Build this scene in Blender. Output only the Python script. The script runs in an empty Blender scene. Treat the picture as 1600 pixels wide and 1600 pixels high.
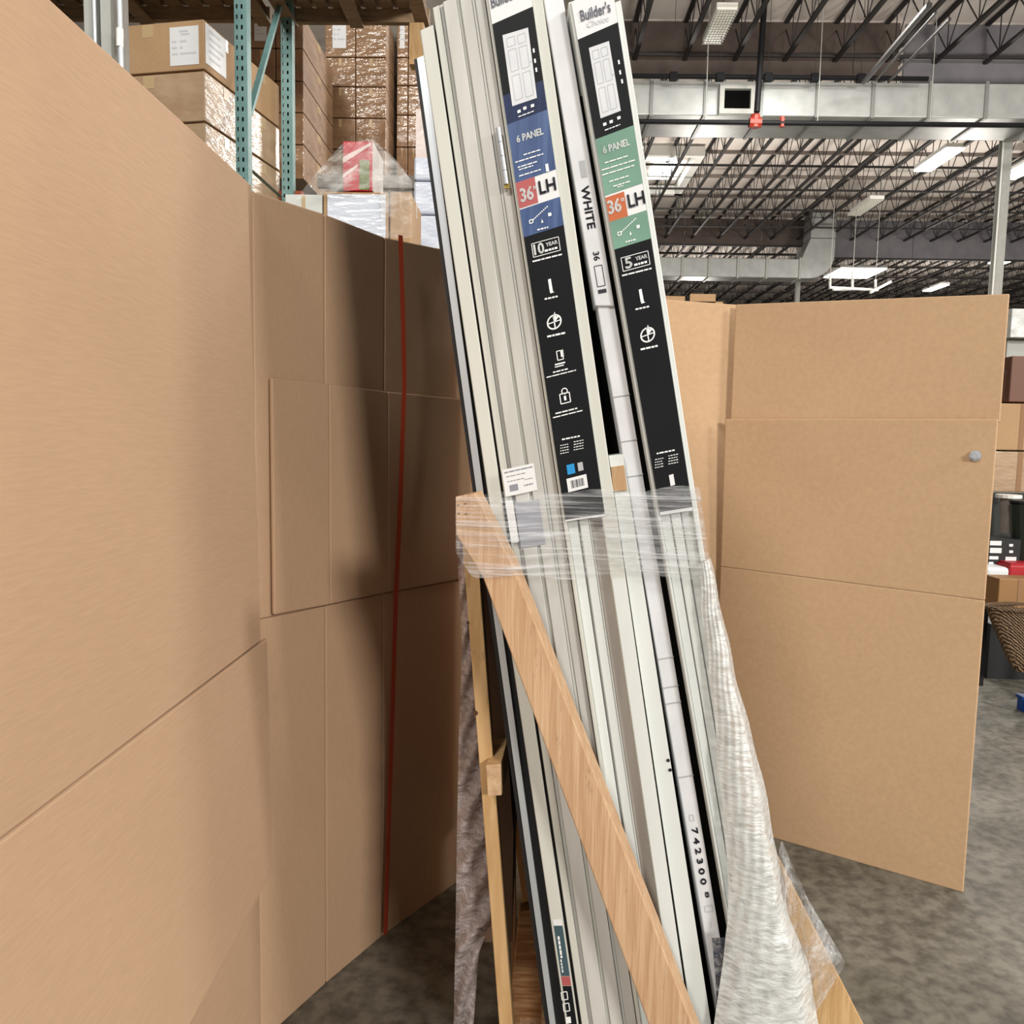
import bpy, bmesh, math, random
from mathutils import Vector, Matrix
random.seed(7)
R = random.Random(11)
scn = bpy.context.scene
C = scn.collection

# ------------------------------------------------------------------ camera
FPX = 1270.0
CAM = Vector((0, 0, 1.45))
yaw, pitch, roll = math.radians(1.3), math.radians(5.4), 0.019
cy, sy = math.cos(yaw), math.sin(yaw)
F0 = Vector((-sy, cy, 0)); R0 = Vector((cy, sy, 0)); U0 = Vector((0, 0, 1))
FW = F0 * math.cos(pitch) - U0 * math.sin(pitch)
UP = U0 * math.cos(pitch) + F0 * math.sin(pitch)
RT = R0 * math.cos(roll) + UP * math.sin(roll)
UP = UP * math.cos(roll) - R0 * math.sin(roll)
cd = bpy.data.cameras.new('camera'); cam = bpy.data.objects.new('camera', cd); C.objects.link(cam)
cd.sensor_width = 36; cd.lens = 36 * FPX / 1600; cd.clip_start = 0.02; cd.clip_end = 300
cam.matrix_world = Matrix(((RT.x, UP.x, -FW.x, CAM.x), (RT.y, UP.y, -FW.y, CAM.y), (RT.z, UP.z, -FW.z, CAM.z), (0, 0, 0, 1)))
scn.camera = cam

# ------------------------------------------------------------------ world, exposure, big lamps
w = bpy.data.worlds.new('world'); scn.world = w; w.use_nodes = True
w.node_tree.nodes['Background'].inputs[0].default_value = (1.0, 0.97, 0.93, 1)
w.node_tree.nodes['Background'].inputs[1].default_value = 0.10
vs = scn.view_settings
vs.view_transform = 'Standard'; vs.look = 'None'; vs.gamma = 1; vs.exposure = -0.10; vs.use_curve_mapping = False
scn.cycles.max_bounces = 6; scn.cycles.diffuse_bounces = 3; scn.cycles.glossy_bounces = 2; scn.cycles.transmission_bounces = 2; scn.cycles.transparent_max_bounces = 8
# warehouse high-bay lamps: (x, y, z, energy, size)
LAMPS = [(9.8, -15.8, 7.8, 3100, 3.4), (-3.5, -6.0, 8.6, 680, 1.8), (10.5, 2.2, 8.0, 330, 2.0), (10.5, -4.4, 7.6, 1030, 2.2),
         (5, 15, 9.2, 500, 2.0), (14, 24, 9.2, 700, 2.0)]
def aim(o, d):
    o.rotation_euler = Vector(d).to_track_quat('-Z', 'Y').to_euler()
for i, (x, y, z, e, s) in enumerate(LAMPS):
    ld = bpy.data.lights.new('high_bay_lamp_light', 'AREA'); ld.shape = 'RECTANGLE'; ld.size = s; ld.size_y = s * 0.6
    ld.energy = e; ld.color = (1.0, 0.96, 0.90)
    lo = bpy.data.objects.new('high_bay_lamp_light', ld); C.objects.link(lo); lo.location = (x, y, z)
    aim(lo, (0.0 - x, 2.0 - y, 1.2 - z) if i < 4 else (0, 0, -1))
# added point lights without fixtures, brightening the roof deck from below
for (x, y) in ((3, 12.5), (10, 12.5), (18, 12.5), (5, 26), (13, 26), (21, 26), (8, 42), (20, 42)):
    ld = bpy.data.lights.new('roof_fill_light', 'POINT'); ld.energy = 760; ld.shadow_soft_size = 0.5; ld.color = (1.0, 0.93, 0.86)
    lo = bpy.data.objects.new('roof_fill_light', ld); C.objects.link(lo); lo.location = (x, y, 6.2)

# ------------------------------------------------------------------ pixel to point helpers
def ray(px, py):
    return FW * FPX + RT * (px - 800) + UP * (800 - py)
def at(px, py, Y):                       # point on the plane y = Y
    d = ray(px, py); return CAM + d * (Y / d.y)
def ground(px, py, z=0.0):
    d = ray(px, py); return CAM + d * ((z - CAM.z) / d.z)
def proj(p):
    v = Vector(p) - CAM; k = FPX / v.dot(FW)
    return 800 + v.dot(RT) * k, 800 - v.dot(UP) * k
def zat(p, py):                          # height above the spot p that is seen at row py
    a, b = -1.0, 12.0
    for _ in range(50):
        m = (a + b) / 2
        if proj((p[0], p[1], m))[1] > py: a = m
        else: b = m
    return (a + b) / 2
KP, YP = 0.16, 1.50                      # the front of the door bundle: y = YP + off - KP x
def fp(px, py, off=0.0):
    d = ray(px, py); return CAM + d * ((YP + off) / (d.y + KP * d.x))

# ------------------------------------------------------------------ materials
MATS = {}
def mat(name, col, rough=0.6, metal=0.0, spec=0.4, noise=None, bump=None, emit=None, coat=0.0, alpha=None):
    """noise = (scale, second colour, stretch xyz); bump = (scale, strength, stretch xyz)"""
    if name in MATS: return MATS[name]
    m = bpy.data.materials.new(name); m.use_nodes = True; MATS[name] = m
    nt = m.node_tree; N = nt.nodes; L = nt.links; b = N['Principled BSDF']
    b.inputs['Base Color'].default_value = (*col, 1); b.inputs['Roughness'].default_value = rough
    b.inputs['Metallic'].default_value = metal; b.inputs['Specular IOR Level'].default_value = spec
    b.inputs['Coat Weight'].default_value = coat
    b.inputs['Coat Roughness'].default_value = 0.12
    tc = N.new('ShaderNodeTexCoord')
    def ntex(scale, st, detail=4):
        mp = N.new('ShaderNodeMapping'); mp.inputs['Scale'].default_value = st; L.new(tc.outputs['Object'], mp.inputs[0])
        n = N.new('ShaderNodeTexNoise'); n.inputs['Scale'].default_value = scale; n.inputs['Detail'].default_value = detail
        L.new(mp.outputs[0], n.inputs[0]); return n
    if noise:
        n = ntex(noise[0], noise[2] if len(noise) > 2 else (1, 1, 1))
        r = N.new('ShaderNodeValToRGB'); r.color_ramp.elements[0].position = 0.32; r.color_ramp.elements[1].position = 0.68
        r.color_ramp.elements[0].color = (*col, 1); r.color_ramp.elements[1].color = (*noise[1], 1)
        L.new(n.outputs[0], r.inputs[0]); L.new(r.outputs[0], b.inputs['Base Color'])
    if bump:
        n = ntex(bump[0], bump[2] if len(bump) > 2 else (1, 1, 1), 3)
        bp = N.new('ShaderNodeBump'); bp.inputs['Strength'].default_value = bump[1]; bp.inputs['Distance'].default_value = 0.01
        L.new(n.outputs[0], bp.inputs['Height']); L.new(bp.outputs[0], b.inputs['Normal'])
        if coat: L.new(bp.outputs[0], b.inputs['Coat Normal'])
    if emit:
        b.inputs['Emission Color'].default_value = (*emit[0], 1); b.inputs['Emission Strength'].default_value = emit[1]
    return m

def kraft(name, a, b2, st):
    """corrugated kraft board: large tonal drift, fine fibre and faint flute lines"""
    m = mat(name, a, 0.75, spec=0.25)
    nt = m.node_tree; N = nt.nodes; L = nt.links; b = N['Principled BSDF']; tc = N['Texture Coordinate']
    n1 = N.new('ShaderNodeTexNoise'); n1.inputs['Scale'].default_value = 2.2; n1.inputs['Detail'].default_value = 5; L.new(tc.outputs['Object'], n1.inputs[0])
    mp = N.new('ShaderNodeMapping'); mp.inputs['Scale'].default_value = st; L.new(tc.outputs['Object'], mp.inputs[0])
    n2 = N.new('ShaderNodeTexNoise'); n2.inputs['Scale'].default_value = 60; n2.inputs['Detail'].default_value = 4; L.new(mp.outputs[0], n2.inputs[0])
    ma = N.new('ShaderNodeMath'); ma.operation = 'MULTIPLY_ADD'; ma.inputs[1].default_value = 0.5
    L.new(n1.outputs[0], ma.inputs[0])
    mb = N.new('ShaderNodeMath'); mb.operation = 'MULTIPLY'; mb.inputs[1].default_value = 0.5; L.new(n2.outputs[0], mb.inputs[0]); L.new(mb.outputs[0], ma.inputs[2])
    r = N.new('ShaderNodeValToRGB'); r.color_ramp.elements[0].position = 0.35; r.color_ramp.elements[1].position = 0.65
    r.color_ramp.elements[0].color = (*a, 1); r.color_ramp.elements[1].color = (*b2, 1)
    L.new(ma.outputs[0], r.inputs[0]); L.new(r.outputs[0], b.inputs['Base Color'])
    bp = N.new('ShaderNodeBump'); bp.inputs['Strength'].default_value = 0.12; bp.inputs['Distance'].default_value = 0.004
    L.new(n2.outputs[0], bp.inputs['Height']); L.new(bp.outputs[0], b.inputs['Normal'])
    return m

def film(name, clear=0.6, tint=(0.9, 0.92, 0.95), scale=9, st=(1, 1, 8), lo=0.38, hi=0.62, rough=0.18, bump=0.6, most=1.0, least=0.12):
    """stretch film: clear where smooth, whitish and glossy on its stretched streaks"""
    if name in MATS: return MATS[name]
    m = bpy.data.materials.new(name); m.use_nodes = True; MATS[name] = m
    nt = m.node_tree; N = nt.nodes; L = nt.links; b = N['Principled BSDF']; out = N['Material Output']
    b.inputs['Base Color'].default_value = (*tint, 1); b.inputs['Roughness'].default_value = rough; b.inputs['Specular IOR Level'].default_value = 0.9
    tc = N.new('ShaderNodeTexCoord'); mp = N.new('ShaderNodeMapping'); mp.inputs['Scale'].default_value = st; L.new(tc.outputs['Object'], mp.inputs[0])
    n = N.new('ShaderNodeTexNoise'); n.inputs['Scale'].default_value = scale; n.inputs['Detail'].default_value = 6; n.inputs['Roughness'].default_value = 0.6
    n.inputs['Distortion'].default_value = 0.4
    L.new(mp.outputs[0], n.inputs[0])
    r = N.new('ShaderNodeMapRange'); r.inputs[1].default_value = lo; r.inputs[2].default_value = hi; r.inputs[3].default_value = least; r.inputs[4].default_value = most * (1 - clear) + least
    L.new(n.outputs[0], r.inputs[0])
    bp = N.new('ShaderNodeBump'); bp.inputs['Strength'].default_value = bump; bp.inputs['Distance'].default_value = 0.02
    L.new(n.outputs[0], bp.inputs['Height']); L.new(bp.outputs[0], b.inputs['Normal'])
    t = N.new('ShaderNodeBsdfTransparent'); mx = N.new('ShaderNodeMixShader')
    L.new(r.outputs[0], mx.inputs[0]); L.new(t.outputs[0], mx.inputs[1]); L.new(b.outputs[0], mx.inputs[2]); L.new(mx.outputs[0], out.inputs[0])
    return m

def wood(name, a, b2, st, rot=0.0):
    m = mat(name, a, 0.65, spec=0.25, noise=(14, b2, st), bump=(30, 0.25, st))
    for n in m.node_tree.nodes:
        if n.type == 'MAPPING': n.vector_type = 'POINT'; n.inputs['Rotation'].default_value = (0, rot, 0)
    return m

K_A = kraft('kraft_board', (0.505, 0.33, 0.209), (0.55, 0.362, 0.232), (1, 0.35, 3.2))
K_B = kraft('kraft_board_upright', (0.47, 0.305, 0.190), (0.53, 0.350, 0.222), (6, 6, 0.6))
K_C = kraft('kraft_carton', (0.38, 0.23, 0.12), (0.46, 0.30, 0.165), (4, 4, 1))
K_D = kraft('kraft_board_yellowish', (0.50, 0.325, 0.19), (0.56, 0.37, 0.22), (1, 1, 1))
K_W = mat('wrapped_carton', (0.23, 0.125, 0.062), 0.5, noise=(5, (0.34, 0.20, 0.105), (1, 1, 2)), bump=(7, 0.9, (1.2, 1.2, 3)), coat=0.8)
K_W2 = mat('wrapped_pale_carton', (0.36, 0.235, 0.135), 0.5, noise=(5, (0.46, 0.32, 0.20), (1, 1, 2)), bump=(9, 0.5, (1.2, 1.2, 4)), coat=0.35)
K_EDGE = mat('board_edge', (0.30, 0.17, 0.09), 0.9)
TAPE = mat('packing_tape', (0.50, 0.36, 0.2), 0.3, coat=0.3)
CREAM = mat('cream_painted_jamb', (0.55, 0.555, 0.50), 0.45, noise=(6, (0.62, 0.625, 0.57), (1, 1, 0.3)))
GREYW = mat('primed_grey_white', (0.46, 0.455, 0.42), 0.5, noise=(7, (0.58, 0.575, 0.545), (3, 3, 0.25)))
BROWNISH = mat('brownish_primed_wood', (0.42, 0.37, 0.33), 0.6, noise=(6, (0.55, 0.50, 0.45), (3, 3, 0.25)))  # browner primed tone, used on the recessed jamb strip
WHITE = mat('white_painted', (0.62, 0.645, 0.62), 0.4, noise=(6, (0.69, 0.71, 0.69), (2, 2, 0.4)))
SLABW = mat('white_carton_slab', (0.68, 0.68, 0.70), 0.6, noise=(14, (0.76, 0.76, 0.78)))
ALU = mat('mill_aluminium', (0.62, 0.66, 0.70), 0.35, metal=0.6, noise=(10, (0.75, 0.8, 0.85), (1, 1, 0.3)))
BLACK = mat('black_rubber', (0.012, 0.012, 0.013), 0.5)
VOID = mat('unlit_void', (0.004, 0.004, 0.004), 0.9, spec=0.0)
LBLK = mat('label_black', (0.007, 0.0075, 0.009), 0.5, spec=0.15, noise=(5, (0.011, 0.012, 0.014), (1, 1, 0.3)))
LNAVY = mat('label_navy', (0.010, 0.012, 0.025), 0.4, spec=0.2, noise=(6, (0.025, 0.04, 0.11), (5, 5, 0.5)))
LBLUE = mat('label_blue', (0.030, 0.055, 0.15), 0.35, noise=(10, (0.075, 0.125, 0.27), (6, 6, 0.2)))
LRED = mat('label_red', (0.42, 0.10, 0.10), 0.45)
LORANGE = mat('label_orange', (0.50, 0.13, 0.045), 0.5)
LGREEN = mat('label_green', (0.13, 0.25, 0.19), 0.5, noise=(8, (0.18, 0.34, 0.26)))
LWHITE = mat('label_white', (0.74, 0.75, 0.76), 0.5)
LGREY = mat('label_grey', (0.42, 0.43, 0.44), 0.5)
LCYAN = mat('sticker_blue', (0.02, 0.27, 0.60), 0.5)
INK = mat('print_white', (0.85, 0.87, 0.87), 0.5)
PICT = mat('picture_grey', (0.60, 0.62, 0.66), 0.5, noise=(20, (0.68, 0.70, 0.72)))
PICL = mat('picture_line_grey', (0.46, 0.48, 0.50), 0.5)
INKD = mat('print_dark', (0.03, 0.03, 0.04), 0.6)
INKG = mat('print_grey', (0.25, 0.26, 0.30), 0.6)
INKP = mat('print_pale', (0.58, 0.59, 0.61), 0.6)
PINE = wood('pine_board', (0.45, 0.27, 0.15), (0.58, 0.39, 0.24), (7, 7, 0.35), math.radians(21))
PINE2 = wood('pine_post', (0.47, 0.285, 0.125), (0.58, 0.38, 0.19), (4, 4, 0.5))
PINEEND = mat('pine_end_grain', (0.62, 0.43, 0.26), 0.8, noise=(60, (0.42, 0.26, 0.15)))
def smudges(m):
    nt = m.node_tree; N = nt.nodes; L = nt.links; b = N['Principled BSDF']; src = b.inputs['Base Color'].links[0].from_socket
    mp = N.new('ShaderNodeMapping'); mp.inputs['Rotation'].default_value = (0, math.radians(21), 0); mp.inputs['Scale'].default_value = (3, 3, 1); L.new(N['Texture Coordinate'].outputs['Object'], mp.inputs[0])
    n = N.new('ShaderNodeTexNoise'); n.inputs['Scale'].default_value = 9; n.inputs['Detail'].default_value = 9; n.inputs['Roughness'].default_value = 0.75; L.new(mp.outputs[0], n.inputs[0])
    r = N.new('ShaderNodeMapRange'); r.inputs[1].default_value = 0.58; r.inputs[2].default_value = 0.72; r.inputs[3].default_value = 1.0; r.inputs[4].default_value = 0.45; L.new(n.outputs[0], r.inputs[0])
    mx = N.new('ShaderNodeMix'); mx.data_type = 'RGBA'; mx.blend_type = 'MULTIPLY'; mx.inputs[0].default_value = 1
    L.new(src, mx.inputs[6]); L.new(r.outputs[0], mx.inputs[7]); L.new(mx.outputs[2], b.inputs['Base Color'])
smudges(PINE); smudges(PINE2)
OLDWOOD = wood('pallet_wood', (0.22, 0.145, 0.085), (0.36, 0.25, 0.15), (0.6, 4, 4))
STRAP = mat('red_strap', (0.30, 0.04, 0.014), 0.45)
STEEL = mat('dark_roof_steel', (0.026, 0.023, 0.022), 0.6)
DUCT = mat('galvanised_duct', (0.34, 0.355, 0.345), 0.45, metal=0.3, noise=(3, (0.42, 0.435, 0.425), (1, 1, 1)))
DUCTRIB = mat('duct_flange', (0.22, 0.23, 0.22), 0.5, metal=0.3)
CURTB = mat('brown_draft_board', (0.075, 0.055, 0.045), 0.7, noise=(2, (0.10, 0.078, 0.065)))
CURTG = mat('grey_lit_draft_board', (0.15, 0.145, 0.16), 0.7, noise=(2, (0.19, 0.18, 0.195)))
TEAL = mat('teal_rack_paint', (0.13, 0.26, 0.25), 0.45, noise=(12, (0.18, 0.32, 0.31)))
GSTEEL = mat('grey_painted_steel', (0.36, 0.37, 0.34), 0.5, noise=(8, (0.42, 0.42, 0.39)))
BSTEEL = mat('brown_grey_steel', (0.16, 0.14, 0.12), 0.6, noise=(8, (0.25, 0.23, 0.20), (2, 2, 0.5)))
CHROME = mat('zinc_bolt', (0.62, 0.66, 0.70), 0.3, metal=0.5)
LAMPW = mat('lamp_lens_lit', (0.9, 0.9, 0.85), 0.4, emit=((1.0, 0.97, 0.86), 9.0))
LAMPOFF = mat('lamp_lens_dim', (0.62, 0.60, 0.50), 0.35, emit=((1.0, 0.94, 0.78), 0.25))
LAMPEND = mat('lamp_housing_white', (0.85, 0.85, 0.80), 0.4)
SKYL = mat('skylight_panel', (0.9, 0.9, 0.88), 0.4, emit=((0.95, 1.0, 0.95), 4.0))
REDP = mat('red_paint', (0.28, 0.025, 0.012), 0.5)
ROOFW = mat('roof_deck_paint', (0.72, 0.64, 0.58), 0.8, noise=(0.5, (0.80, 0.74, 0.68), (0.3, 2, 1)))
FILM = film('clear_stretch_film', clear=0.45, scale=5, st=(0.8, 0.8, 26), lo=0.46, hi=0.72, bump=0.8, least=0.08, rough=0.15)
FILM2 = film('foam_and_film', clear=0.55, tint=(0.74, 0.76, 0.75), scale=55, st=(0.6, 0.6, 2.2), lo=0.30, hi=0.60, bump=0.32, rough=0.2, least=0.45)
FILM3 = film('hanging_film', clear=0.45, tint=(0.45, 0.38, 0.37), scale=10, st=(2, 2, 5), lo=0.30, hi=0.62, bump=0.9, rough=0.25, least=0.3)
FILM4 = film('carton_film', clear=0.62, tint=(0.85, 0.85, 0.82), scale=5, st=(1, 1, 3), lo=0.45, hi=0.68, bump=0.9, rough=0.15, least=0.12)

# ------------------------------------------------------------------ object helpers
W = {}
def obj(name, verts, faces, mats, parent=None, fm=None, smooth=False):
    vs_ = [Vector(v) for v in verts]
    lo = Vector([min(v[i] for v in vs_) for i in range(3)]); hi = Vector([max(v[i] for v in vs_) for i in range(3)])
    c = (lo + hi) / 2
    me = bpy.data.meshes.new(name); me.from_pydata([v - c for v in vs_], [], faces)
    if not isinstance(mats, (list, tuple)): mats = [mats]
    for m in mats: me.materials.append(m)
    if fm:
        for p, i in zip(me.polygons, fm): p.material_index = i
    bm = bmesh.new(); bm.from_mesh(me); bmesh.ops.recalc_face_normals(bm, faces=bm.faces)
    bm.to_mesh(me); bm.free()
    if smooth:
        for p in me.polygons: p.use_smooth = True
    o = bpy.data.objects.new(name, me); C.objects.link(o)
    o.location = c
    if parent:
        o.parent = parent; o.location = c - W[parent.name]
    W[o.name] = c
    return o
def tag(o, label, cat, group=None, kind=None):
    o['label'] = label; o['category'] = cat
    if group: o['group'] = group
    if kind: o['kind'] = kind
    return o
def struct(o):
    o['kind'] = 'structure'; return o
def thing(name, label, cat, loc, group=None):
    o = bpy.data.objects.new(name, None); C.objects.link(o); o.location = loc; o.empty_display_size = 0.1
    W[o.name] = Vector(loc); return tag(o, label, cat, group)

BOXF = [(0, 1, 2, 3), (7, 6, 5, 4), (0, 4, 5, 1), (1, 5, 6, 2), (2, 6, 7, 3), (3, 7, 4, 0)]
class MB:
    """collects shapes for one mesh"""
    def __init__(s): s.v = []; s.f = []; s.m = []
    def hexa(s, p, mi=0):
        b = len(s.v); s.v += [Vector(q) for q in p]
        for f in BOXF: s.f.append(tuple(b + i for i in f)); s.m.append(mi)
        return s
    def box(s, x0, x1, y0, y1, z0, z1, mi=0):
        return s.hexa([(x0, y0, z0), (x1, y0, z0), (x1, y0, z1), (x0, y0, z1), (x0, y1, z0), (x1, y1, z0), (x1, y1, z1), (x0, y1, z1)], mi)
    def rbox(s, o, dx, dy, x0, x1, y0, y1, z0, z1, mi=0):
        P = lambda x, y, z: Vector(o) + Vector(dx) * x + Vector(dy) * y + Vector((0, 0, z))
        return s.hexa([P(x0, y0, z0), P(x1, y0, z0), P(x1, y0, z1), P(x0, y0, z1), P(x0, y1, z0), P(x1, y1, z0), P(x1, y1, z1), P(x0, y1, z1)], mi)
    def bar(s, a, b, r, n=8, mi=0, cap=True):
        a = Vector(a); b = Vector(b); d = (b - a).normalized()
        t = Vector((0, 0, 1)) if abs(d.z) < 0.9 else Vector((1, 0, 0))
        u = d.cross(t).normalized(); v = d.cross(u)
        k = len(s.v)
        for q in (a, b):
            for i in range(n):
                an = 2 * math.pi * (i + 0.5) / n; s.v.append(q + (u * math.cos(an) + v * math.sin(an)) * r)
        for i in range(n):
            j = (i + 1) % n; s.f.append((k + i, k + j, k + n + j, k + n + i)); s.m.append(mi)
        if cap:
            s.f.append(tuple(k + i for i in range(n))); s.m.append(mi)
            s.f.append(tuple(k + n + i for i in range(n))); s.m.append(mi)
        return s
    def quad(s, p, mi=0):
        b = len(s.v); s.v += [Vector(q) for q in p]; s.f.append(tuple(range(b, b + len(p)))); s.m.append(mi); return s
    def build(s, name, mats, parent=None, smooth=False):
        return obj(name, s.v, s.f, mats, parent, s.m, smooth)
def grid(name, fn, nu, nv, m, parent=None):
    v = [fn(i / nu, j / nv) for j in range(nv + 1) for i in range(nu + 1)]
    f = [(j * (nu + 1) + i, j * (nu + 1) + i + 1, (j + 1) * (nu + 1) + i + 1, (j + 1) * (nu + 1) + i) for j in range(nv) for i in range(nu)]
    return obj(name, v, f, m, parent, smooth=True)
def bevel(o, w_=0.004, seg=2):
    b = o.modifiers.new('bevel', 'BEVEL'); b.width = w_; b.segments = seg; b.limit_method = 'ANGLE'; return o
def interp(pts, t):
    """piecewise linear through pts [(t, x...)]"""
    for a, b in zip(pts, pts[1:]):
        if t <= b[0]:
            k = (t - a[0]) / (b[0] - a[0]); return [x + (y - x) * k for x, y in zip(a[1:], b[1:])]
    return list(pts[-1][1:])

# ================================================================== STRUCTURE
Hb = 8.3                                  # underside of the roof joists above the eye
ZB, ZT = CAM.z + Hb, CAM.z + Hb + 0.85
fl = MB().box(-30, 45, -25, 70, -0.2, 0)
CONC = mat('concrete_floor', (0.135, 0.125, 0.100), 0.55, spec=0.35, noise=(3.2, (0.215, 0.20, 0.165)), bump=(60, 0.12))
def concrete():
    nt = CONC.node_tree; N = nt.nodes; L = nt.links; b = N['Principled BSDF']
    src = b.inputs['Base Color'].links[0].from_socket
    n = N.new('ShaderNodeTexNoise'); n.inputs['Scale'].default_value = 26; n.inputs['Detail'].default_value = 10; L.new(N['Texture Coordinate'].outputs['Object'], n.inputs[0])
    r = N.new('ShaderNodeMapRange'); r.inputs[1].default_value = 0.35; r.inputs[2].default_value = 0.62; r.inputs[3].default_value = 0.55; r.inputs[4].default_value = 1.1
    L.new(n.outputs[0], r.inputs[0])
    mx = N.new('ShaderNodeMix'); mx.data_type = 'RGBA'; mx.blend_type = 'MULTIPLY'; mx.inputs[0].default_value = 1
    L.new(src, mx.inputs[6]); L.new(r.outputs[0], mx.inputs[7]); L.new(mx.outputs[2], b.inputs['Base Color'])
concrete()
struct(fl.build('floor', CONC))
wb = MB().box(-30, 45, 66, 66.3, 0, ZT + 0.2)
struct(wb.build('wall_back', mat('dark_far_wall', (0.03, 0.028, 0.026), 0.9)))
ce = struct(MB().box(-14, 45, 3.5, 66, ZT + 0.02, ZT + 0.25).build('ceiling', ROOFW))
for k in range(-3, 25):                   # open web joists running away from the eye
    x = Hb * (0.253 + 0.132 * k)
    m = MB()
    m.box(x - 0.045, x + 0.045, 6, 64, ZB, ZB + 0.06)
    m.box(x - 0.045, x + 0.045, 6, 64, ZT - 0.05, ZT + 0.01)
    y = 6.0; up = True
    while y < 63.5:
        a = (x, y, ZB + 0.03 if up else ZT - 0.03); b = (x, y + 0.62, ZT - 0.03 if up else ZB + 0.03)
        m.bar(a, b, 0.014, 4, cap=False); y += 0.62; up = not up
        if up: m.bar((x, y, ZB + 0.03), (x, y, ZT - 0.03), 0.012, 4, cap=False)
    m.build('roof_joist', STEEL, ce)
for i in range(24):                       # cross purlins and bridging rods
    y = 9.1 + 2.4 * i
    MB().box(-4, 44, y - 0.025, y + 0.025, ZB + 0.01, ZB + 0.07).build('bridging_bar', STEEL, ce)
    MB().box(-4, 44, y + 1.1, y + 1.16, ZT - 0.09, ZT + 0.015).build('roof_purlin', mat('greyed_purlin', (0.22, 0.19, 0.17), 0.8), ce)

# draft curtains under the roof: brown and grey sheets
def curtain(Y, x0, x1, z0, m, label, step=3.2):
    t = thing('draft_curtain', label, 'curtain board', ((x0 + x1) / 2, Y, z0))
    x = x0
    while x < x1 - 0.01:
        e = min(x + step, x1); MB().box(x, e - 0.02, Y, Y + 0.05, z0, ZT - 0.02).build('sheet', m, t); x = e
    MB().box(x0, x1, Y - 0.03, Y + 0.08, z0 - 0.04, z0 + 0.02).build('bottom_rail', STEEL, t)
def xat(px, py, Y): return at(px, py, Y).x
def zpx(px, py, Y): return at(px, py, Y).z
curtain(18.9, 0.5, xat(1405, 100, 18.9), zpx(1200, 119, 18.9), CURTB, 'dark brown draft board hanging under the roof above the long galvanised duct')
curtain(18.95, xat(1412, 100, 18.95), 24, zpx(1500, 132, 18.95), CURTG, 'differently lit purple-grey draft board hanging at upper right behind the long duct')  # grey tone paints the different light on this stretch of board
curtain(35, 3.0, xat(1262, 370, 35), zpx(1150, 383, 35), CURTB, 'distant dark draft board left of the vertical duct elbow')
curtain(35, xat(1306, 370, 35), 34, zpx(1450, 405, 35), CURTG, 'distant pale grey draft board right of the vertical duct elbow')

# ------------------------------------------------------------------ ducts
Y1, Y2 = 18.05, 18.85
zb, zt = zpx(1300, 182, Y1), zpx(1300, 128, Y1)
d = thing('air_duct', 'long galvanised rectangular air duct crossing under the roof, black vent in its side', 'duct', (9, Y1, zb))
xs = [xat(p, 150, Y1) for p in (930, 1018, 1102, 1190, 1277, 1364, 1453, 1541, 1630, 1720, 1810)]
for a, b in zip(xs, xs[1:]):
    bevel(MB().box(a + 0.02, b - 0.02, Y1, Y2 + 0.5, zb, zt).build('duct_section', DUCT, d), 0.02)
    MB().box(b - 0.035, b + 0.035, Y1 - 0.03, Y2 + 0.52, zb - 0.03, zt + 0.03).build('flange', DUCTRIB, d)
vx0, vx1 = xat(1130, 155, Y1), xat(1171, 155, Y1); vz0, vz1 = zpx(1150, 173, Y1), zpx(1150, 142, Y1)
vf = MB()
for (a, b, c, e) in ((vx0 - 0.1, vx1 + 0.1, vz1, vz1 + 0.1), (vx0 - 0.1, vx1 + 0.1, vz0 - 0.1, vz0), (vx0 - 0.1, vx0, vz0, vz1), (vx1, vx1 + 0.1, vz0, vz1)):
    vf.box(a, b, Y1 - 0.12, Y1 + 0.02, c, e)
v_ = vf.build('vent_collar', GSTEEL, d)
MB().box(vx0, vx1, Y1 - 0.02, Y1 + 0.01, vz0, vz1).build('vent_opening', VOID, v_)
# far duct with its elbow and riser
Y3 = 33.6
zb3, zt3 = zpx(1150, 433, Y3), zpx(1150, 403, Y3)
d = thing('air_duct', 'distant galvanised duct low under the roof, turning up in an elbow', 'duct', (9, Y3, zb3))
xs = [xat(p, 415, Y3) for p in (985, 1030, 1066, 1108, 1153, 1198, 1250)]
for a, b in zip(xs, xs[1:]):
    bevel(MB().box(a + 0.03, b - 0.03, Y3, Y3 + 0.9, zb3, zt3).build('duct_section', DUCT, d), 0.03)
    MB().box(b - 0.04, b + 0.04, Y3 - 0.04, Y3 + 0.94, zb3 - 0.04, zt3 + 0.04).build('flange', GSTEEL, d)
xe0, xe1 = xs[-1], xat(1304, 400, Y3); hz = zt3 - zb3
arc_o = []; arc_i = []
for i in range(9):
    an = -math.pi / 2 + math.pi / 2 * i / 8
    arc_o.append((xe1 - hz * 1.25 + hz * 1.25 * math.cos(an), zb3 + hz * 1.25 + hz * 1.25 * math.sin(an)))
    arc_i.append((max(xe0 + 0.02, xe1 - hz * 1.25 + 0.2 * math.cos(an)), zt3 + 0.2 + 0.2 * math.sin(an)))
el = MB()
prof = [(xe0, zb3)] + arc_o + [(xe1, zt3 + 0.8), (xat(1266, 390, Y3), zt3 + 0.8)] + [(xe0 + 0.05, zt3)]
n_ = len(prof); base = len(el.v)
el.v += [Vector((x, Y3, z)) for x, z in prof] + [Vector((x, Y3 + 0.9, z)) for x, z in prof]
el.f += [tuple(range(n_)), tuple(range(n_, 2 * n_))] + [(i, (i + 1) % n_, n_ + (i + 1) % n_, n_ + i) for i in range(n_)]; el.m += [0] * (n_ + 2)
el.build('elbow', DUCT, d)
xr0 = xat(1266, 390, Y3)
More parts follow.
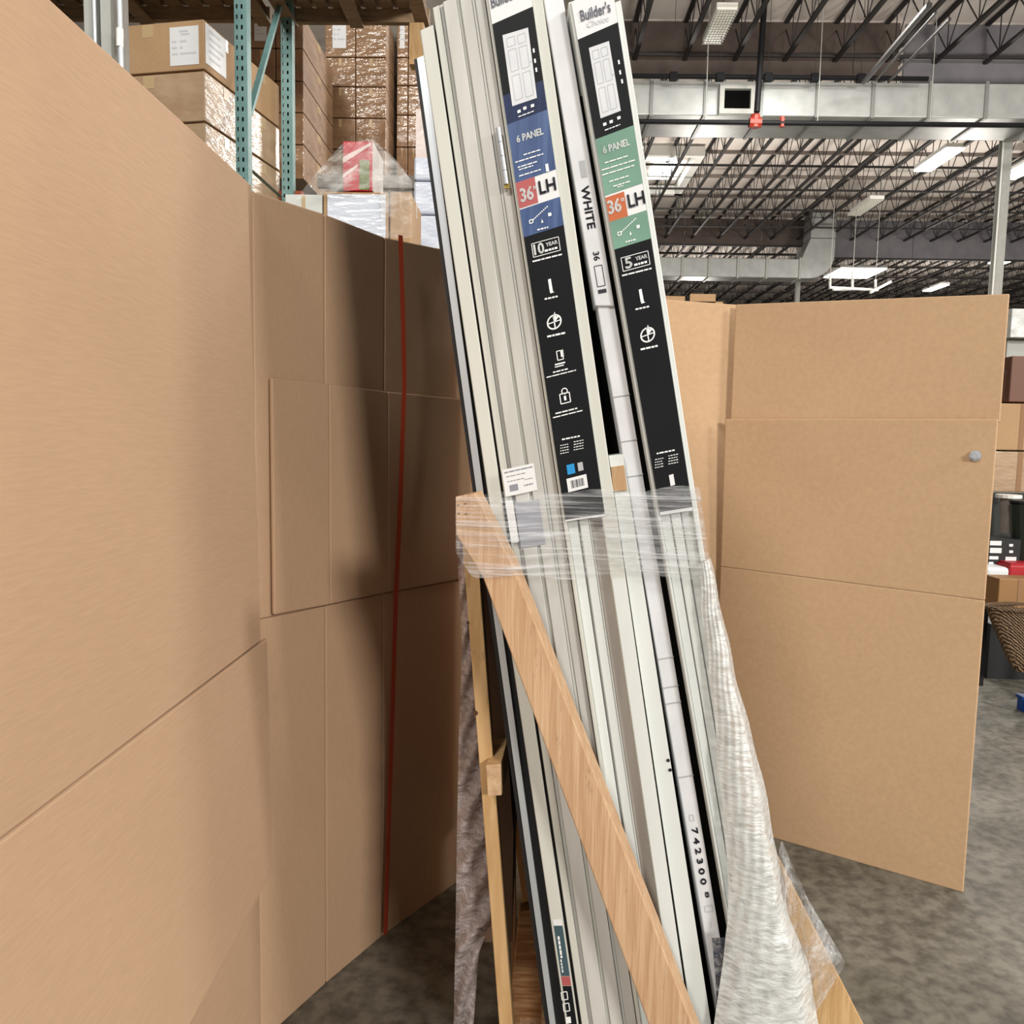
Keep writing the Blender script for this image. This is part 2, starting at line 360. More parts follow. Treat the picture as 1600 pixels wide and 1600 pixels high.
for a, b in ((zt3 + 0.83, zt3 + 1.6), (zt3 + 1.63, min(ZT - 0.06, zpx(1285, 332, Y3)))):
    MB().box(xr0, xe1, Y3, Y3 + 0.9, a, b).build('riser_section', DUCT, d)

# ------------------------------------------------------------------ sprinkler pipes
def pipe(name, label, a, b, r, m, clamps=(), n=8):
    t = thing(name, label, 'pipe', a)
    MB().bar(a, b, r, n).build('pipe_run', m, t)
    if clamps:
        for c in clamps: MB().bar((c[0], c[1], c[2] + r), (c[0], c[1], ZT), 0.006, 4).build('hanger_rod', STEEL, t)
    for c in clamps:
        MB().box(c[0] - 0.08, c[0] + 0.08, c[1] - r * 1.6, c[1] + r * 1.6, c[2] - r * 1.6, c[2] + r * 1.6).build('clamp', m, t)
    return t
PB = mat('black_pipe', (0.007, 0.007, 0.008), 0.6, spec=0.15)
pz = zpx(1200, 121, 17.7)
pipe('sprinkler_pipe', 'black sprinkler pipe with clamps running along the top of the duct', (1.2, 17.7, pz), (xat(1450, 125, 17.7), 17.7, pz), 0.045, PB,
     [(xat(p, 120, 17.7), 17.7, pz) for p in (1052, 1125, 1200, 1273, 1345)])
pz2 = zpx(1300, 193, 17.4)

t = pipe('sprinkler_pipe', 'black sprinkler pipe running along below the duct with a red fitting', (1.2, 17.4, pz2), (24, 17.4, pz2), 0.05, PB)
fx = xat(1180, 188, 17.4)
for px_ in (1102, 1277, 1453): MB().bar((xat(px_, 193, 17.4), 17.4, pz2), (xat(px_, 193, 17.4), 17.4, ZT), 0.008, 4).build('hanger_rod', GSTEEL, t)
MB().bar((fx, 17.4, pz2 - 0.1), (fx, 17.4, pz2 + 0.16), 0.09, 8).bar((fx - 0.12, 17.4, pz2), (fx + 0.12, 17.4, pz2), 0.1, 8).build('red_fitting', REDP, t)
MB().bar((xat(1222, 193, 17.4), 17.4, pz2 - 0.08), (xat(1222, 193, 17.4), 17.4, pz2 + 0.12), 0.05, 6).build('red_sprinkler_head', REDP, t)
pipe('drop_pipe', 'black vertical drop pipe in front of the duct ending at the red fitting', (fx, 17.3, pz2 + 0.17), (fx + 0.06, 17.3, ZT - 0.1), 0.06, PB)
# long pale conduit and cable bundle crossing upper right
for k, (p0, p1) in enumerate((((1452, 8), (1350, 128)), ((1462, 20), (1368, 126)), ((1484, 30), (1388, 128)))):
    a = at(*p0, 13.2 + 0.2 * k); b = at(*p1, 17.0 + 0.1 * k)
    pipe('roof_conduit', ['thick dark conduit in the bundle slanting down to the duct, leftmost', 'middle grey conduit in the bundle slanting down to the duct', 'right grey conduit in the bundle slanting down to the duct'][k],
         a, b, [0.05, 0.022, 0.028][k], STEEL, n=6)

# ------------------------------------------------------------------ light fixtures
def fixture(px, py, label, lit, length=1.3, wid=0.40, zoff=0.0, group=None):
    dd = ray(px, py); z = ZB - 0.05 + zoff; p = CAM + dd * ((z - CAM.z) / dd.z)
    t = thing('ceiling_light', label, 'ceiling light', (p.x, p.y, z), group)
    bevel(MB().box(p.x - wid / 2, p.x + wid / 2, p.y - length / 2, p.y + length / 2, z + 0.02, z + 0.14).build('housing', LAMPEND, t), 0.02)
    MB().box(p.x - wid / 2 + 0.02, p.x + wid / 2 - 0.02, p.y - length / 2 + 0.02, p.y + length / 2 - 0.02, z - 0.02, z + 0.02).build('lens', LAMPW if lit else LAMPOFF, t)
    if not lit:
        m = MB()
        for i in range(7):
            x = p.x - wid / 2 + 0.03 + (wid - 0.06) * i / 6; m.box(x - 0.006, x + 0.006, p.y - length / 2, p.y + length / 2, z - 0.03, z - 0.01)
        for i in range(14):
            y = p.y - length / 2 + length * i / 13; m.box(p.x - wid / 2, p.x + wid / 2, y - 0.01, y + 0.01, z - 0.03, z - 0.01)
        m.build('wire_guard', GSTEEL, t)
    for k_ in (-0.4, 0.4): MB().bar((p.x, p.y + length * k_, z + 0.14), (p.x, p.y + length * k_, ZT), 0.01, 4).build('hanger', GSTEEL, t)
    return t
fixture(1124, 42, 'unlit caged ceiling light hanging right of the green labelled door', False, 1.35, 0.42, 0.05)
fixture(1466, 250, 'brightly lit long ceiling light below the long duct, left of the tall column', True, 2.0, 0.55)
fixture(1605, 262, 'lit ceiling light at the right picture edge beside the column', True, 2.2, 0.6)
fixture(1268, 400, 'lit ceiling light glaring in front of the duct elbow', True, 2.0, 0.5)
fixture(1335, 427, 'wide lit distant ceiling light right of the duct elbow', True, 2.4, 2.2)
fixture(1578, 404, 'lit distant ceiling light right of the tall column', True, 2.2, 0.8)
fixture(1352, 324, 'dim ceiling light between the joists above the grey draft board', False, 2.0, 0.5)
fixture(1462, 450, 'small far ceiling light just above the right cardboard sheet', True, 2.0, 0.5)
# skylight well
sk = thing('skylight', 'bright square skylight in the roof right of the green label', 'skylight', at(1035, 262, 27))
for (p0, p1, q0, q1) in ((1006, 1054, 232, 250), (1022, 1056, 253, 279)):
    a = CAM + ray(p0, q0) * ((ZT - 0.02 - CAM.z) / ray(p0, q0).z); b = CAM + ray(p1, q1) * ((ZT - 0.02 - CAM.z) / ray(p1, q1).z)
    MB().box(a.x, b.x, min(a.y, b.y), max(a.y, b.y), ZT - 0.06, ZT - 0.02).build('pane', SKYL, sk)
a = CAM + ray(1006, 228) * ((ZT - CAM.z) / ray(1006, 228).z); b = CAM + ray(1064, 290) * ((ZT - CAM.z) / ray(1064, 290).z)
for (x0, x1, y0, y1) in ((a.x, b.x, b.y - 0.2, b.y), (a.x, b.x, a.y - 0.2, a.y), (b.x - 0.25, b.x, b.y, a.y)):
    MB().box(min(x0, x1), max(x0, x1), min(y0, y1), max(y0, y1), ZT - 0.35, ZT - 0.06).build('curb', LAMPEND, sk)

# white ladder-like cage far away
cg = thing('white_rail_frame', 'white tubular frame hanging far away above the right cardboard sheet', 'rail frame', at(1340, 445, 30))
for (p0, p1) in (((1296, 449), (1372, 453)), ((1297, 430), (1297, 449)), ((1332, 424), (1332, 452)), ((1368, 438), (1368, 453)), ((1360, 457), (1392, 440)), ((1302, 452), (1330, 452))):
    MB().bar(at(*p0, 30), at(*p1, 30.4), 0.05, 6).build('tube', LAMPEND, cg)

for px_ in (1297, 1332, 1368):
    p = at(px_, 440, 30.1); MB().bar(p, (p.x, p.y, ZT), 0.012, 4).build('hanger_wire', GSTEEL, cg)

# tall column at right
Yc = 19.9
col = thing('steel_column', 'tall pale steel column rising to the roof behind the right cardboard sheet', 'column', (xat(1560, 400, Yc), Yc, 0))
cx0, cx1 = xat(1561, 330, Yc), xat(1575, 330, Yc)
MB().box(cx0, cx1, Yc, Yc + 0.02, 0, ZT - 0.1).build('front_flange', GSTEEL, col)
MB().box((cx0 + cx1) / 2 - 0.015, (cx0 + cx1) / 2 + 0.015, Yc + 0.02, Yc + 0.2, 0, ZT - 0.1).build('web', GSTEEL, col)
MB().box(cx0, cx1, Yc + 0.2, Yc + 0.22, 0, ZT - 0.1).build('rear_flange', GSTEEL, col)
MB().bar((cx0 - 0.03, Yc - 0.03, 0), (cx0 - 0.03, Yc - 0.03, ZT - 0.2), 0.02, 6).build('conduit', LAMPEND, col)
MB().bar((xat(1247, 450, 34), 34.6, 0), (xat(1247, 450, 34), 34.6, ZT), 0.1, 8)
c2 = thing('steel_column', 'slim distant grey column below the duct elbow', 'column', (xat(1247, 460, 36), 36, 0))
MB().box(xat(1244, 460, 36), xat(1250, 460, 36), 36, 36.2, 0, ZB).build('column_shaft', GSTEEL, c2)
b2 = xat(1247, 460, 36)
MB().box(b2 - 0.3, b2 + 0.3, 35.8, 36.4, 0, 0.05).build('base_plate', GSTEEL, c2)

# ================================================================== CARDBOARD ENCLOSURE
def panel(name, a, b, z0, z1, parent, m, out0=0.0, out1=0.0, th=0.010, nrm=None, zb2=None, zt2=None):
    """upright board from a to b on the floor plan; out0 and out1 push its foot and its head forward"""
    a = Vector((a[0], a[1], 0)); b = Vector((b[0], b[1], 0)); d_ = (b - a).normalized()
    n = Vector((-d_.y, d_.x, 0))
    mid = (a + b) / 2
    if n.dot(Vector((CAM.x, CAM.y, 0)) - mid) < 0: n = -n
    zb2 = z0 if zb2 is None else zb2; zt2 = z1 if zt2 is None else zt2
    f = lambda p, z, o: Vector((p.x, p.y, z)) + n * o
    pts = [f(a, z0, out0), f(b, zb2, out0), f(b, zt2, out1), f(a, z1, out1)]
    q = [p - n * th for p in pts]
    o = MB().hexa(pts + q).build(name, m, parent)
    return bevel(o, 0.0035, 2)
# left box: near wall beside the eye, its corner, then the far wall
cor = ground(408, 1629)
AX = cor.x
def onA(px, py, o=0.0):
    d_ = ray(px, py); return CAM + d_ * ((AX + o) / d_.x)
def plate(name, pts, nrm, th, parent, m):
    pts = [Vector(p) for p in pts]; n = Vector(nrm)
    return bevel(MB().hexa(pts + [p - n * th for p in pts]).build(name, m, parent), 0.0035, 2)
p1 = ground(597, 1463); p2 = ground(712, 1380); p15 = ground(510, 1536)
dirC = (p2 - p1).normalized(); p3 = p1 + dirC * 1.35
box_l = thing('cardboard_bin', 'huge brown cardboard bin wall folding round the left side, bound by a red strap', 'cardboard box', (cor.x, cor.y, 0))
XN = (1, 0, 0)
on_top = lambda x: 298 + 0.9226 * (x - 403)
on_fold = lambda x: 1003 - 0.762 * (x - 408)
# outer wall: down to the floor, from the corner back past the eye
g0 = onA(-250, on_top(-250)); g1 = onA(402, on_top(402))
plate('near_outer_panel', [(g0.x - 0.012, g0.y, 0), (AX, cor.y, 0), (AX, cor.y, g1.z), (g0.x - 0.012, g0.y, g0.z)], XN, 0.01, box_l, K_A)
plate('near_upper_panel', [onA(-250, on_fold(-250) - 2, 0.012), onA(408, on_fold(408) - 1.5, 0.016), onA(388, on_top(388), 0.010), onA(-250, on_top(-250), 0.010)], XN, 0.010, box_l, K_A)
plate('near_lower_flap', [onA(110, 1950, 0.055), onA(426, 1362, 0.050), onA(418, on_fold(418) + 2, 0.016), onA(-250, on_fold(-250) + 2, 0.014)], XN, 0.010, box_l, K_A)
def lerp_rows(rows, pa, pb):
    return [zat(pa, rows[0]), zat(pb, rows[1])]
segs = [(cor, p15, 'far', (298, 334), (969, 947), (588, 600)), (p15, p1, 'far', (334, 371), (947, 927), (600, 612))]
for (a_, b_, nm, tr, fr, lr) in segs:
    e_ = (b_ - a_).normalized() * 0.0015
    za, zb_ = zat(a_, tr[0]), zat(b_, tr[1]); fa, fb = zat(a_, fr[0]), zat(b_, fr[1]); ga, gb = zat(a_, lr[0]), zat(b_, lr[1])
    panel(nm + '_lower_panel', a_ + e_, b_ - e_, 0, fa - 0.0004, box_l, K_B, zt2=fb - 0.0004)
    panel(nm + '_upper_panel', a_ + e_, b_ - e_, fa + 0.0004, za, box_l, K_B, zb2=fb + 0.0004, zt2=zb_)
    s0 = a_ + (b_ - a_) * 0.17 if a_ is cor else a_ + e_
    panel('inner_flap', s0, b_ - e_, fa + 0.006, ga, box_l, K_B, 0.016, 0.014, zb2=fb + 0.006, zt2=gb)
zl_top = zat(p1, 371); zl_fold = zat(p1, 927); zl_flap = zat(p1, 612)
kx = lambda zz, row: zz + (zat(p2, row) - zz) * 1.35 / (p2 - p1).length
panel('back_lower_panel', p1, p3, 0, zl_fold - 0.0004, box_l, K_B, zt2=kx(zl_fold, 906) - 0.0004)
panel('back_upper_panel', p1, p3, zl_fold + 0.0004, zl_top, box_l, K_B, zb2=kx(zl_fold, 906) + 0.0004, zt2=kx(zl_top, 396))
panel('inner_flap', p1, p3, zl_fold + 0.006, zl_flap, box_l, K_B, 0.016, 0.014, zb2=kx(zl_fold, 906) + 0.008, zt2=kx(zl_flap, 624))
print('LEFT', [round(v, 3) for v in (AX, cor.y, zat(cor, 298), zl_top, zat(p2, 396), g0.z, g1.z, zl_fold, zat(cor, 966))], p1, p2, p15)

# strap hanging down the crease
sp = [(621, 371), (625, 500), (627, 600), (621, 780), (614, 930), (609, 1100), (603, 1280), (598, 1452)]
def strap():
    m = MB(); pts = []
    nn = Vector((0.45, -0.89, 0))
    for (x, y) in sp:
        d_ = ray(x, y); k = (p1 - CAM).dot(nn) / d_.dot(nn); pts.append(CAM + d_ * k + nn * 0.028)
    for a, b in zip(pts, pts[1:]):
        s_ = Vector((0.89, 0.45, 0)) * 0.006
        m.hexa([a - s_, a + s_, b + s_, b - s_, a - s_ - nn * 0.002, a + s_ - nn * 0.002, b + s_ - nn * 0.002, b - s_ - nn * 0.002])
    return m.build('strapping_band', STRAP)
tag(strap(), 'thin red-orange strapping band hanging down the left cardboard wall', 'strap')

# right box: a wide sheet facing the eye and the panel behind the doors
q0 = ground(1505, 1395); q1 = ground(1210, 1310)
dD = (q1 - q0).normalized()
zr_top = zat(q0, 459); zr_f1 = zat(q0, 938); zr_f2 = zat(q0, 655)
t0_ = 0.2
while proj(q0 + dD * t0_ + Vector((0, 0, zr_f1)))[0] > 1127: t0_ += 0.004
qc = q0 + dD * t0_
box_r = thing('cardboard_bin', 'wide brown cardboard bin wall standing on the floor at right, zinc bolt near its edge', 'cardboard box', (q0.x, q0.y, 0))
panel('lower_panel', q0, qc, 0.0, zr_f1 - 0.0004, box_r, K_D, 0.0, 0.004, zt2=zat(qc, 885) - 0.0004)
panel('middle_flap', q0, qc, zr_f1 + 0.0004, zr_f2, box_r, K_D, 0.004, 0.022, zb2=zat(qc, 885) + 0.0004, zt2=zat(qc, 655))
panel('upper_panel', q0 - dD * 0.004, qc - dD * 0.012, zr_f2 - 0.01, zr_top, box_r, K_D, 0.0, 0.0, zt2=zat(qc, 476))
qe = Vector((-0.02, qc.y + 0.03, 0))
panel('side_panel', qc - dD * 0.10 + Vector((0.0, 0.075, 0)), qe, 0.0, zat(qc, 476), box_r, K_D, zt2=zat(qe, 452))
# bolt with washer
nD = Vector((-dD.y, dD.x, 0)); nD = nD if nD.dot(-q0) > 0 else -nD
d_ = ray(1524, 712); k = (q0 + nD * 0.022 - CAM).dot(nD) / d_.dot(nD); bp_ = CAM + d_ * k
MB().bar(bp_, bp_ + nD * 0.004, 0.0165, 20).bar(bp_ + nD * 0.004, bp_ + nD * 0.014, 0.011, 6).build('bolt', CHROME, box_r)
# torn carton top behind the side panel
tc_ = thing('cardboard_box', 'open carton with torn top edge peeking over the right bin corner', 'cardboard box', (qc.x - 0.12, qc.y + 0.3, 0))
zt_ = zat((qc.x - 0.1, qc.y + 0.3), 466)
MB().box(qc.x - 0.45, qc.x + 0.03, qc.y + 0.28, qc.y + 0.6, 0, zt_ - 0.015).build('carton_body', K_C, tc_)
for i, (dx, h) in enumerate(((-0.42, 0.0), (-0.33, 0.012), (-0.22, 0.004), (-0.10, 0.014))):
    MB().box(qc.x + dx, qc.x + dx + 0.1, qc.y + 0.28, qc.y + 0.29, zt_ - 0.02, zt_ + h).build('torn_flap', K_C, tc_)

# ================================================================== DOOR BUNDLE
YB = 1800
def rise(y): return 0.43 - 0.00035 * y
def lx(l, y): return l[0] + (l[1] - l[0]) * y / 1600.0
def strip(name, ll, rl, ytop, off, depth, m, parent, ybot=YB, rs=None, bev=0.0):
    """upright prism between two edge lines (x at row 0, x at row 1600) on the bundle front"""
    s = (rise(ytop) if rs is None else rs) * (lx(rl, ytop) - lx(ll, ytop))
    a = fp(lx(ll, ybot), ybot, off); b = fp(lx(rl, ybot), ybot, off)
    c_ = fp(lx(rl, ytop - s), ytop - s, off); e = fp(lx(ll, ytop), ytop, off)
    bk = Vector((0, depth, 0))
    o = MB().hexa([a, b, c_, e, a + bk, b + bk, c_ + bk, e + bk]).build(name, m, parent)
    if bev: bevel(o, bev)
    return o
def mid(l, r, t): return (l[0] + (r[0] - l[0]) * t, l[1] + (r[1] - l[1]) * t)
base_z = fp(900, YB).z

# --- leftmost unit
L0, L1, L2 = (634, 852), (639, 859), (651, 868)
du = thing('prehung_door', 'leftmost door of the leaning bundle, black sealed edge and cream jamb, label low down', 'door', fp(740, YB))
strip('seal_or_gap_shade', L0, L1, 93, 0.035, 0.92, BLACK, du)
strip('metal_edge', L1, L2, 91, 0.030, 0.92, ALU, du)
strip('seal_gap', L2, (654, 886), 91, 0.045, 0.9, BLACK, du)
SL, SR = (649, 884), (671.5, 904)
jm = strip('jamb', SL, SR, 47, 0.020, 0.92, CREAM, du, bev=0.002)
strip('jamb_groove', SR, (673, 909), 40, 0.032, 0.9, BLACK, du)

# --- exterior door with the blue label
PL, PR = (674, 909), (759, 996)
J3L, J3R = (759, 996), (848, 1078)
db = thing('prehung_door', 'exterior door unit carrying the blue six panel label, second from left', 'door', fp(880, YB))
prof = [(0.0, 0.13, 0.018, CREAM), (0.13, 0.20, 0.024, GREYW), (0.20, 0.46, 0.012, GREYW), (0.46, 0.52, 0.017, CREAM), (0.52, 0.74, 0.010, GREYW), (0.74, 0.80, 0.016, GREYW), (0.80, 0.985, 0.013, BROWNISH if False else GREYW)]
tops = [12, 8, 3, -1, -6, -10, -12]
for (a, b, o_, m_), tp in zip(prof, tops):
    strip('brick_mould_strip', mid(PL, PR, a), mid(PL, PR, b), tp, o_, 0.76, m_, db, bev=0.0015)
prof3 = [(0.0, 0.07, 0.0, CREAM), (0.07, 0.26, 0.012, WHITE), (0.26, 0.30, 0.02, GREYW), (0.30, 0.46, 0.010, WHITE), (0.46, 0.50, 0.018, GREYW), (0.50, 0.72, 0.026, BROWNISH), (0.72, 1.0, 0.0, CREAM)]
for (a, b, o_, m_) in prof3:
    strip('jamb_strip', mid(J3L, J3R, a), mid(J3L, J3R, b), -25, o_, 0.78, m_, db, bev=0.0015)
strip('trim_face', mid(J3L, J3R, 0.74), mid(J3L, J3R, 0.99), 905, -0.003, 0.004, WHITE, db, rs=0)
# --- trim strip and spacer in the gap
tt = thing('trim_board', 'white trim board starting below the dark gap between the two labelled doors', 'trim board', fp(1095, YB))
T2L, T2R = (846, 1082), (864, 1111)
strip('board', T2L, T2R, 712, 0.012, 0.7, WHITE, tt, rs=0.1)
for (x, y) in ((1044, 1188), (1047, 1203)):
    p = fp(x, y, 0.0115); MB().bar(p, p + Vector((0, -0.001, 0)), 0.0032, 10).build('screw_hole', BLACK, tt)
sb = MB(); pts = [fp(x, y, 0.006) for (x, y) in ((958, 768), (980, 766), (975, 727), (955, 730))]
sb.hexa(pts + [p + Vector((0, 0.3, 0)) for p in pts])
tag(sb.build('cardboard_spacer', K_C), 'small brown cardboard block wedged in the gap beside the white slab', 'cardboard block')
# --- slab in white carton
S4L, S4R = (851.5, 1125), (880.5, 1148)
ds = thing('boxed_door_slab', 'narrow white cartoned door slab marked WHITE between the two labelled doors', 'door slab', fp(1140, YB))
strip('slab_carton', S4L, S4R, -30, 0.028, 0.76, SLABW, ds, bev=0.002)
strip('carton_sleeve', mid(S4L, S4R, -0.10), mid(S4L, S4R, 0.98), -30, 0.022, 0.30, SLABW, ds, ybot=478, rs=0.0, bev=0.002)
for y in (620, 690, 745, 1030, 1075, 1100, 1215):
    a, b = lx(S4L, y), lx(S4R, y)
    pts = [fp(a, y + 1.2, 0.0262), fp(b, y - 3, 0.0262), fp(b, y - 4.4, 0.0262), fp(a, y, 0.0262)]
    MB().hexa(pts + [p + Vector((0, 0.002, 0)) for p in pts]).build('carton_seam', LGREY, ds)
gp_ = strip('gap_shade', (848.5, 1079), (851, 1124), 150, 0.08, 0.5, VOID, ds, rs=0)  # black strip paints the deep shade in the gap left of the slab
# --- right door with the green label
J5L, J5R = (887, 1165), (970, 1212)
dg = thing('prehung_door', 'interior door unit carrying the green six panel label, rightmost of the bundle', 'door', fp(1200, YB))
prof5 = [(0.0, 0.07, 0.0, WHITE), (0.07, 0.30, 0.010, WHITE), (0.30, 0.33, 0.017, GREYW), (0.33, 0.56, 0.008, WHITE), (0.56, 0.59, 0.016, GREYW), (0.59, 0.84, 0.010, WHITE), (0.84, 0.87, 0.016, GREYW), (0.87, 1.0, 0.0, WHITE)]
strip('seal_or_gap_shade', (881.5, 1149.5), (886.6, 1164.5), 150, 0.03, 0.7, VOID, dg, rs=0)  # black strip, no seal here: paints the shade between slab and jamb
for (a, b, o_, m_) in prof5:
    strip('jamb_strip', mid(J5L, J5R, a), mid(J5L, J5R, b), 4, o_, 0.78, m_, dg, bev=0.0015)

# ------------------------------------------------------------------ printing
def glyphs(s, shear=0.0):
    cu = bpy.data.curves.new('glyphs', 'FONT'); cu.body = s; cu.align_x = 'CENTER'; cu.align_y = 'CENTER'; cu.resolution_u = 3; cu.shear = shear
    o = bpy.data.objects.new('glyphs', cu); C.objects.link(o)
    dgr = bpy.context.evaluated_depsgraph_get(); me = bpy.data.meshes.new_from_object(o.evaluated_get(dgr))
    v = [(p.co.x, p.co.y) for p in me.vertices]; f = [tuple(p.vertices) for p in me.polygons]
    C.objects.unlink(o); bpy.data.objects.remove(o); bpy.data.meshes.remove(me); bpy.data.curves.remove(cu)
    return v, f
class Print:
    """flat print on the bundle front; (px, py) is the middle, ex and ey are the run of the line and of the edge in pixels"""
    def __init__(s, off, ex, ey): s.v = []; s.f = []; s.off = off; s.ex = ex; s.ey = ey
    def P(s, px, py, a, b, sl=None):
        ex = s.ex if sl is None else (1, -sl)
        s.v.append(fp(px + a * ex[0] + b * s.ey[0], py + a * ex[1] + b * s.ey[1], s.off))
    def text(s, t, px, py, w_, h_, sl=None, shear=0.0, bold=0.0):
        v, f = glyphs(t, shear)
        x0 = min(p[0] for p in v); x1 = max(p[0] for p in v); y0 = min(p[1] for p in v); y1 = max(p[1] for p in v)
        for (dx, dy) in ([(0, 0)] if not bold else [(-bold, 0), (bold, 0), (0, bold), (0, -bold)]):
            b = len(s.v)
            for (x, y) in v: s.P(px, py, ((x - x0) / (x1 - x0) - 0.5) * w_ + dx, ((y - y0) / (y1 - y0) - 0.5) * h_ + dy, sl)
            s.f += [tuple(b + i for i in q) for q in f]
    def rect(s, px, py, w_, h_, sl=None):
        b = len(s.v)
        for (x, y) in ((-.5, -.5), (.5, -.5), (.5, .5), (-.5, .5)): s.P(px, py, x * w_, y * h_, sl)
        s.f.append((b, b + 1, b + 2, b + 3))
    def frame(s, px, py, w_, h_, t_, sl=None):
        for (x, y, a, c) in ((0, .5, w_, t_), (0, -.5, w_, t_), (-.5, 0, t_, h_), (.5, 0, t_, h_)):
            e = (1, -sl) if sl is not None else s.ex
            s.rect(px + x * w_ * e[0] + y * h_ * s.ey[0], py + x * w_ * e[1] + y * h_ * s.ey[1], a, c, sl)
    def line(s, px, py, w_, h_, sl=None, n=5):   # a row of small print too fine to read
        x = -w_ / 2; rr = random.Random(int(px * 31 + py))
        e = (1, -sl) if sl is not None else s.ex
        while x < w_ / 2 - 1:
            l = min(rr.uniform(0.10, 0.28) * w_, w_ / 2 - x)
            s.rect(px + (x + l / 2) * e[0], py + (x + l / 2) * e[1], l, h_, sl); x += l + 1.2
    def ring(s, px, py, r, t_, sl=None, n=18):
        b = len(s.v)
        for i in range(n):
            an = 2 * math.pi * i / n
            for q in (r, r - t_): s.P(px, py, q * math.cos(an), q * math.sin(an), sl)
        for i in range(n):
            j = (i + 1) % n; s.f.append((b + 2 * i, b + 2 * j, b + 2 * j + 1, b + 2 * i + 1))
    def poly(s, px, py, pts, sl=None):
        b = len(s.v)
        for (x, y) in pts: s.P(px, py, x, y, sl)
        s.f.append(tuple(range(b, b + len(pts))))
    def build(s, name, m, parent):
        return obj(name, s.v, s.f, m, parent)

def label(parent, ll, rl, rows, ytop, ybot, off):
    """a printed sleeve bridging the jamb; rows = (top, bottom, u0, u1, material)"""
    s0 = rise(ytop) * (lx(rl, ytop) - lx(ll, ytop)); s1 = rise(ybot) * (lx(rl, ybot) - lx(ll, ybot))
    def Q(u, y):
        w_ = lx(rl, y) - lx(ll, y); yy = y - rise(y) * w_ * u
        return lx(ll, yy) + (lx(rl, yy) - lx(ll, yy)) * u, yy
    pts = [fp(*Q(0, ybot), off), fp(*Q(1, ybot), off), fp(*Q(1, ytop), off), fp(*Q(0, ytop), off)]
    bk = Vector((0, 0.0025, 0))
    lab = MB().hexa(pts + [p + bk for p in pts]).build('label', LWHITE, parent)
    for (a, b, u0, u1, m_) in rows:
        q = [fp(*Q(u0, b), off - 0.0006), fp(*Q(u1, b), off - 0.0006), fp(*Q(u1, a), off - 0.0006), fp(*Q(u0, a), off - 0.0006)]
        MB().quad(q).build('printed_panel', m_, lab)
    return lab
LO = -0.004
def common(lab, off, ey, big, c6, icons_r, icons_b, pic, lines, num, hand, swing, warr, screw, globe, info):
    pk = Print(off, (1, -0.4), ey)
    # door picture
    (a, b, c_, e) = pic
    obj('door_picture', [fp(x, y, off) for (x, y) in (a, b, c_, e)], [(0, 1, 2, 3)], PICT, lab)
    fr = Print(off - 0.0004, (1, -0.37), ey)
    cx = lambda u, v: (a[0] + (b[0] - a[0]) * u + (e[0] - a[0]) * v, a[1] + (b[1] - a[1]) * u + (e[1] - a[1]) * v)
    w_ = b[0] - a[0]; h_ = e[1] - a[1]
    for u in (0.29, 0.71):
        for (v, hh) in ((0.12, 0.12), (0.38, 0.30), (0.76, 0.34)):
            x, y = cx(u, v); fr.frame(x, y, w_ * 0.30, h_ * hh, 0.7, 0.37)
    x, y = cx(0.93, 0.47); fr.ring(x, y, 1.3, 1.2)
    fr.build('picture_lines', PICL, lab)
    ink = Print(off - 0.0005, (1, -0.36), ey)
    for (x, y) in icons_r: ink.rect(x, y, 2.6, 6.5); 
    for (x, y) in icons_b: ink.rect(x, y, 5, 4.5, 0.38)
    ink.line(icons_b[1][0] + 2, icons_b[1][1] + 9, 24, 1.6, 0.38)
    ink.text('6 PANEL', *c6, 41, 10.5, 0.33, bold=0.35)
    for (x, y, l) in lines: ink.line(x, y, l, 1.8, 0.31)
    ink.text('36', num[0], num[1], 19, 20, 0.29, bold=0.6); ink.text('"', num[0] + 12.5, num[1] - 10, 4, 5, 0.29, bold=0.2)
    # swing diagram
    x, y = swing
    ink.frame(x - 15, y + 10, 5, 5, 1.4, 0.29)
    for i in range(9): ink.rect(x - 11 + i * 2.6, y + 6.5 - i * 2.45, 2.0, 2.0, 0.29)
    ink.rect(x + 14, y - 1, 5, 5, 0.29); ink.poly(x + 2, y + 9, [(-1.6, -3), (1.6, -3), (0, 3)]); ink.line(x + 3, y + 21, 17, 2.2, 0.26)
    # warranty box
    x, y = warr[0], warr[1]
    ink.frame(x, y, 42, 21, 1.0, 0.27); ink.text(big, x - 11, y + 2.6, 15 if len(big) == 2 else 10, 16, 0.27, bold=0.5)
    ink.text('YEAR', x + 9, y - 6, 18, 5.5, 0.27, bold=0.2); ink.line(x + 8, y + 3.5, 20, 3.2, 0.27); ink.line(x + 2, y + 17, 46, 2.2, 0.25)
    x, y = screw
    ink.poly(x, y, [(-2.2, 11), (2.2, 11), (2.6, -9), (4.5, -11), (-1.5, -11), (-2.2, -6)]); ink.line(x + 2, y + 18, 22, 2.4, 0.22)
    x, y = globe
    ink.ring(x, y, 11.5, 2.2); ink.rect(x, y, 20, 1.6); ink.rect(x, y - 1, 1.8, 20); ink.poly(x + 2, y - 6, [(-3, -6), (6, 1), (1, 2), (0, 10), (-4, 2)]); ink.line(x + 3, y + 20, 28, 2.8, 0.22)
    x, y = info
    ink.line(x, y, 28, 2.2, 0.2)
    for i in range(4): ink.line(x - 10, y + 11 + i * 4.2, 13, 1.2, 0.2); ink.line(x + 12, y + 5 + i * 4.2, 15, 1.2, 0.2)
    ink.build('white_print', INK, lab)
    dk = Print(off - 0.0005, (1, -0.29), ey)
    dk.text('LH', hand[0], hand[1], 25, 19.5, 0.28, bold=0.7)
    dk.build('dark_print', INKD, lab)

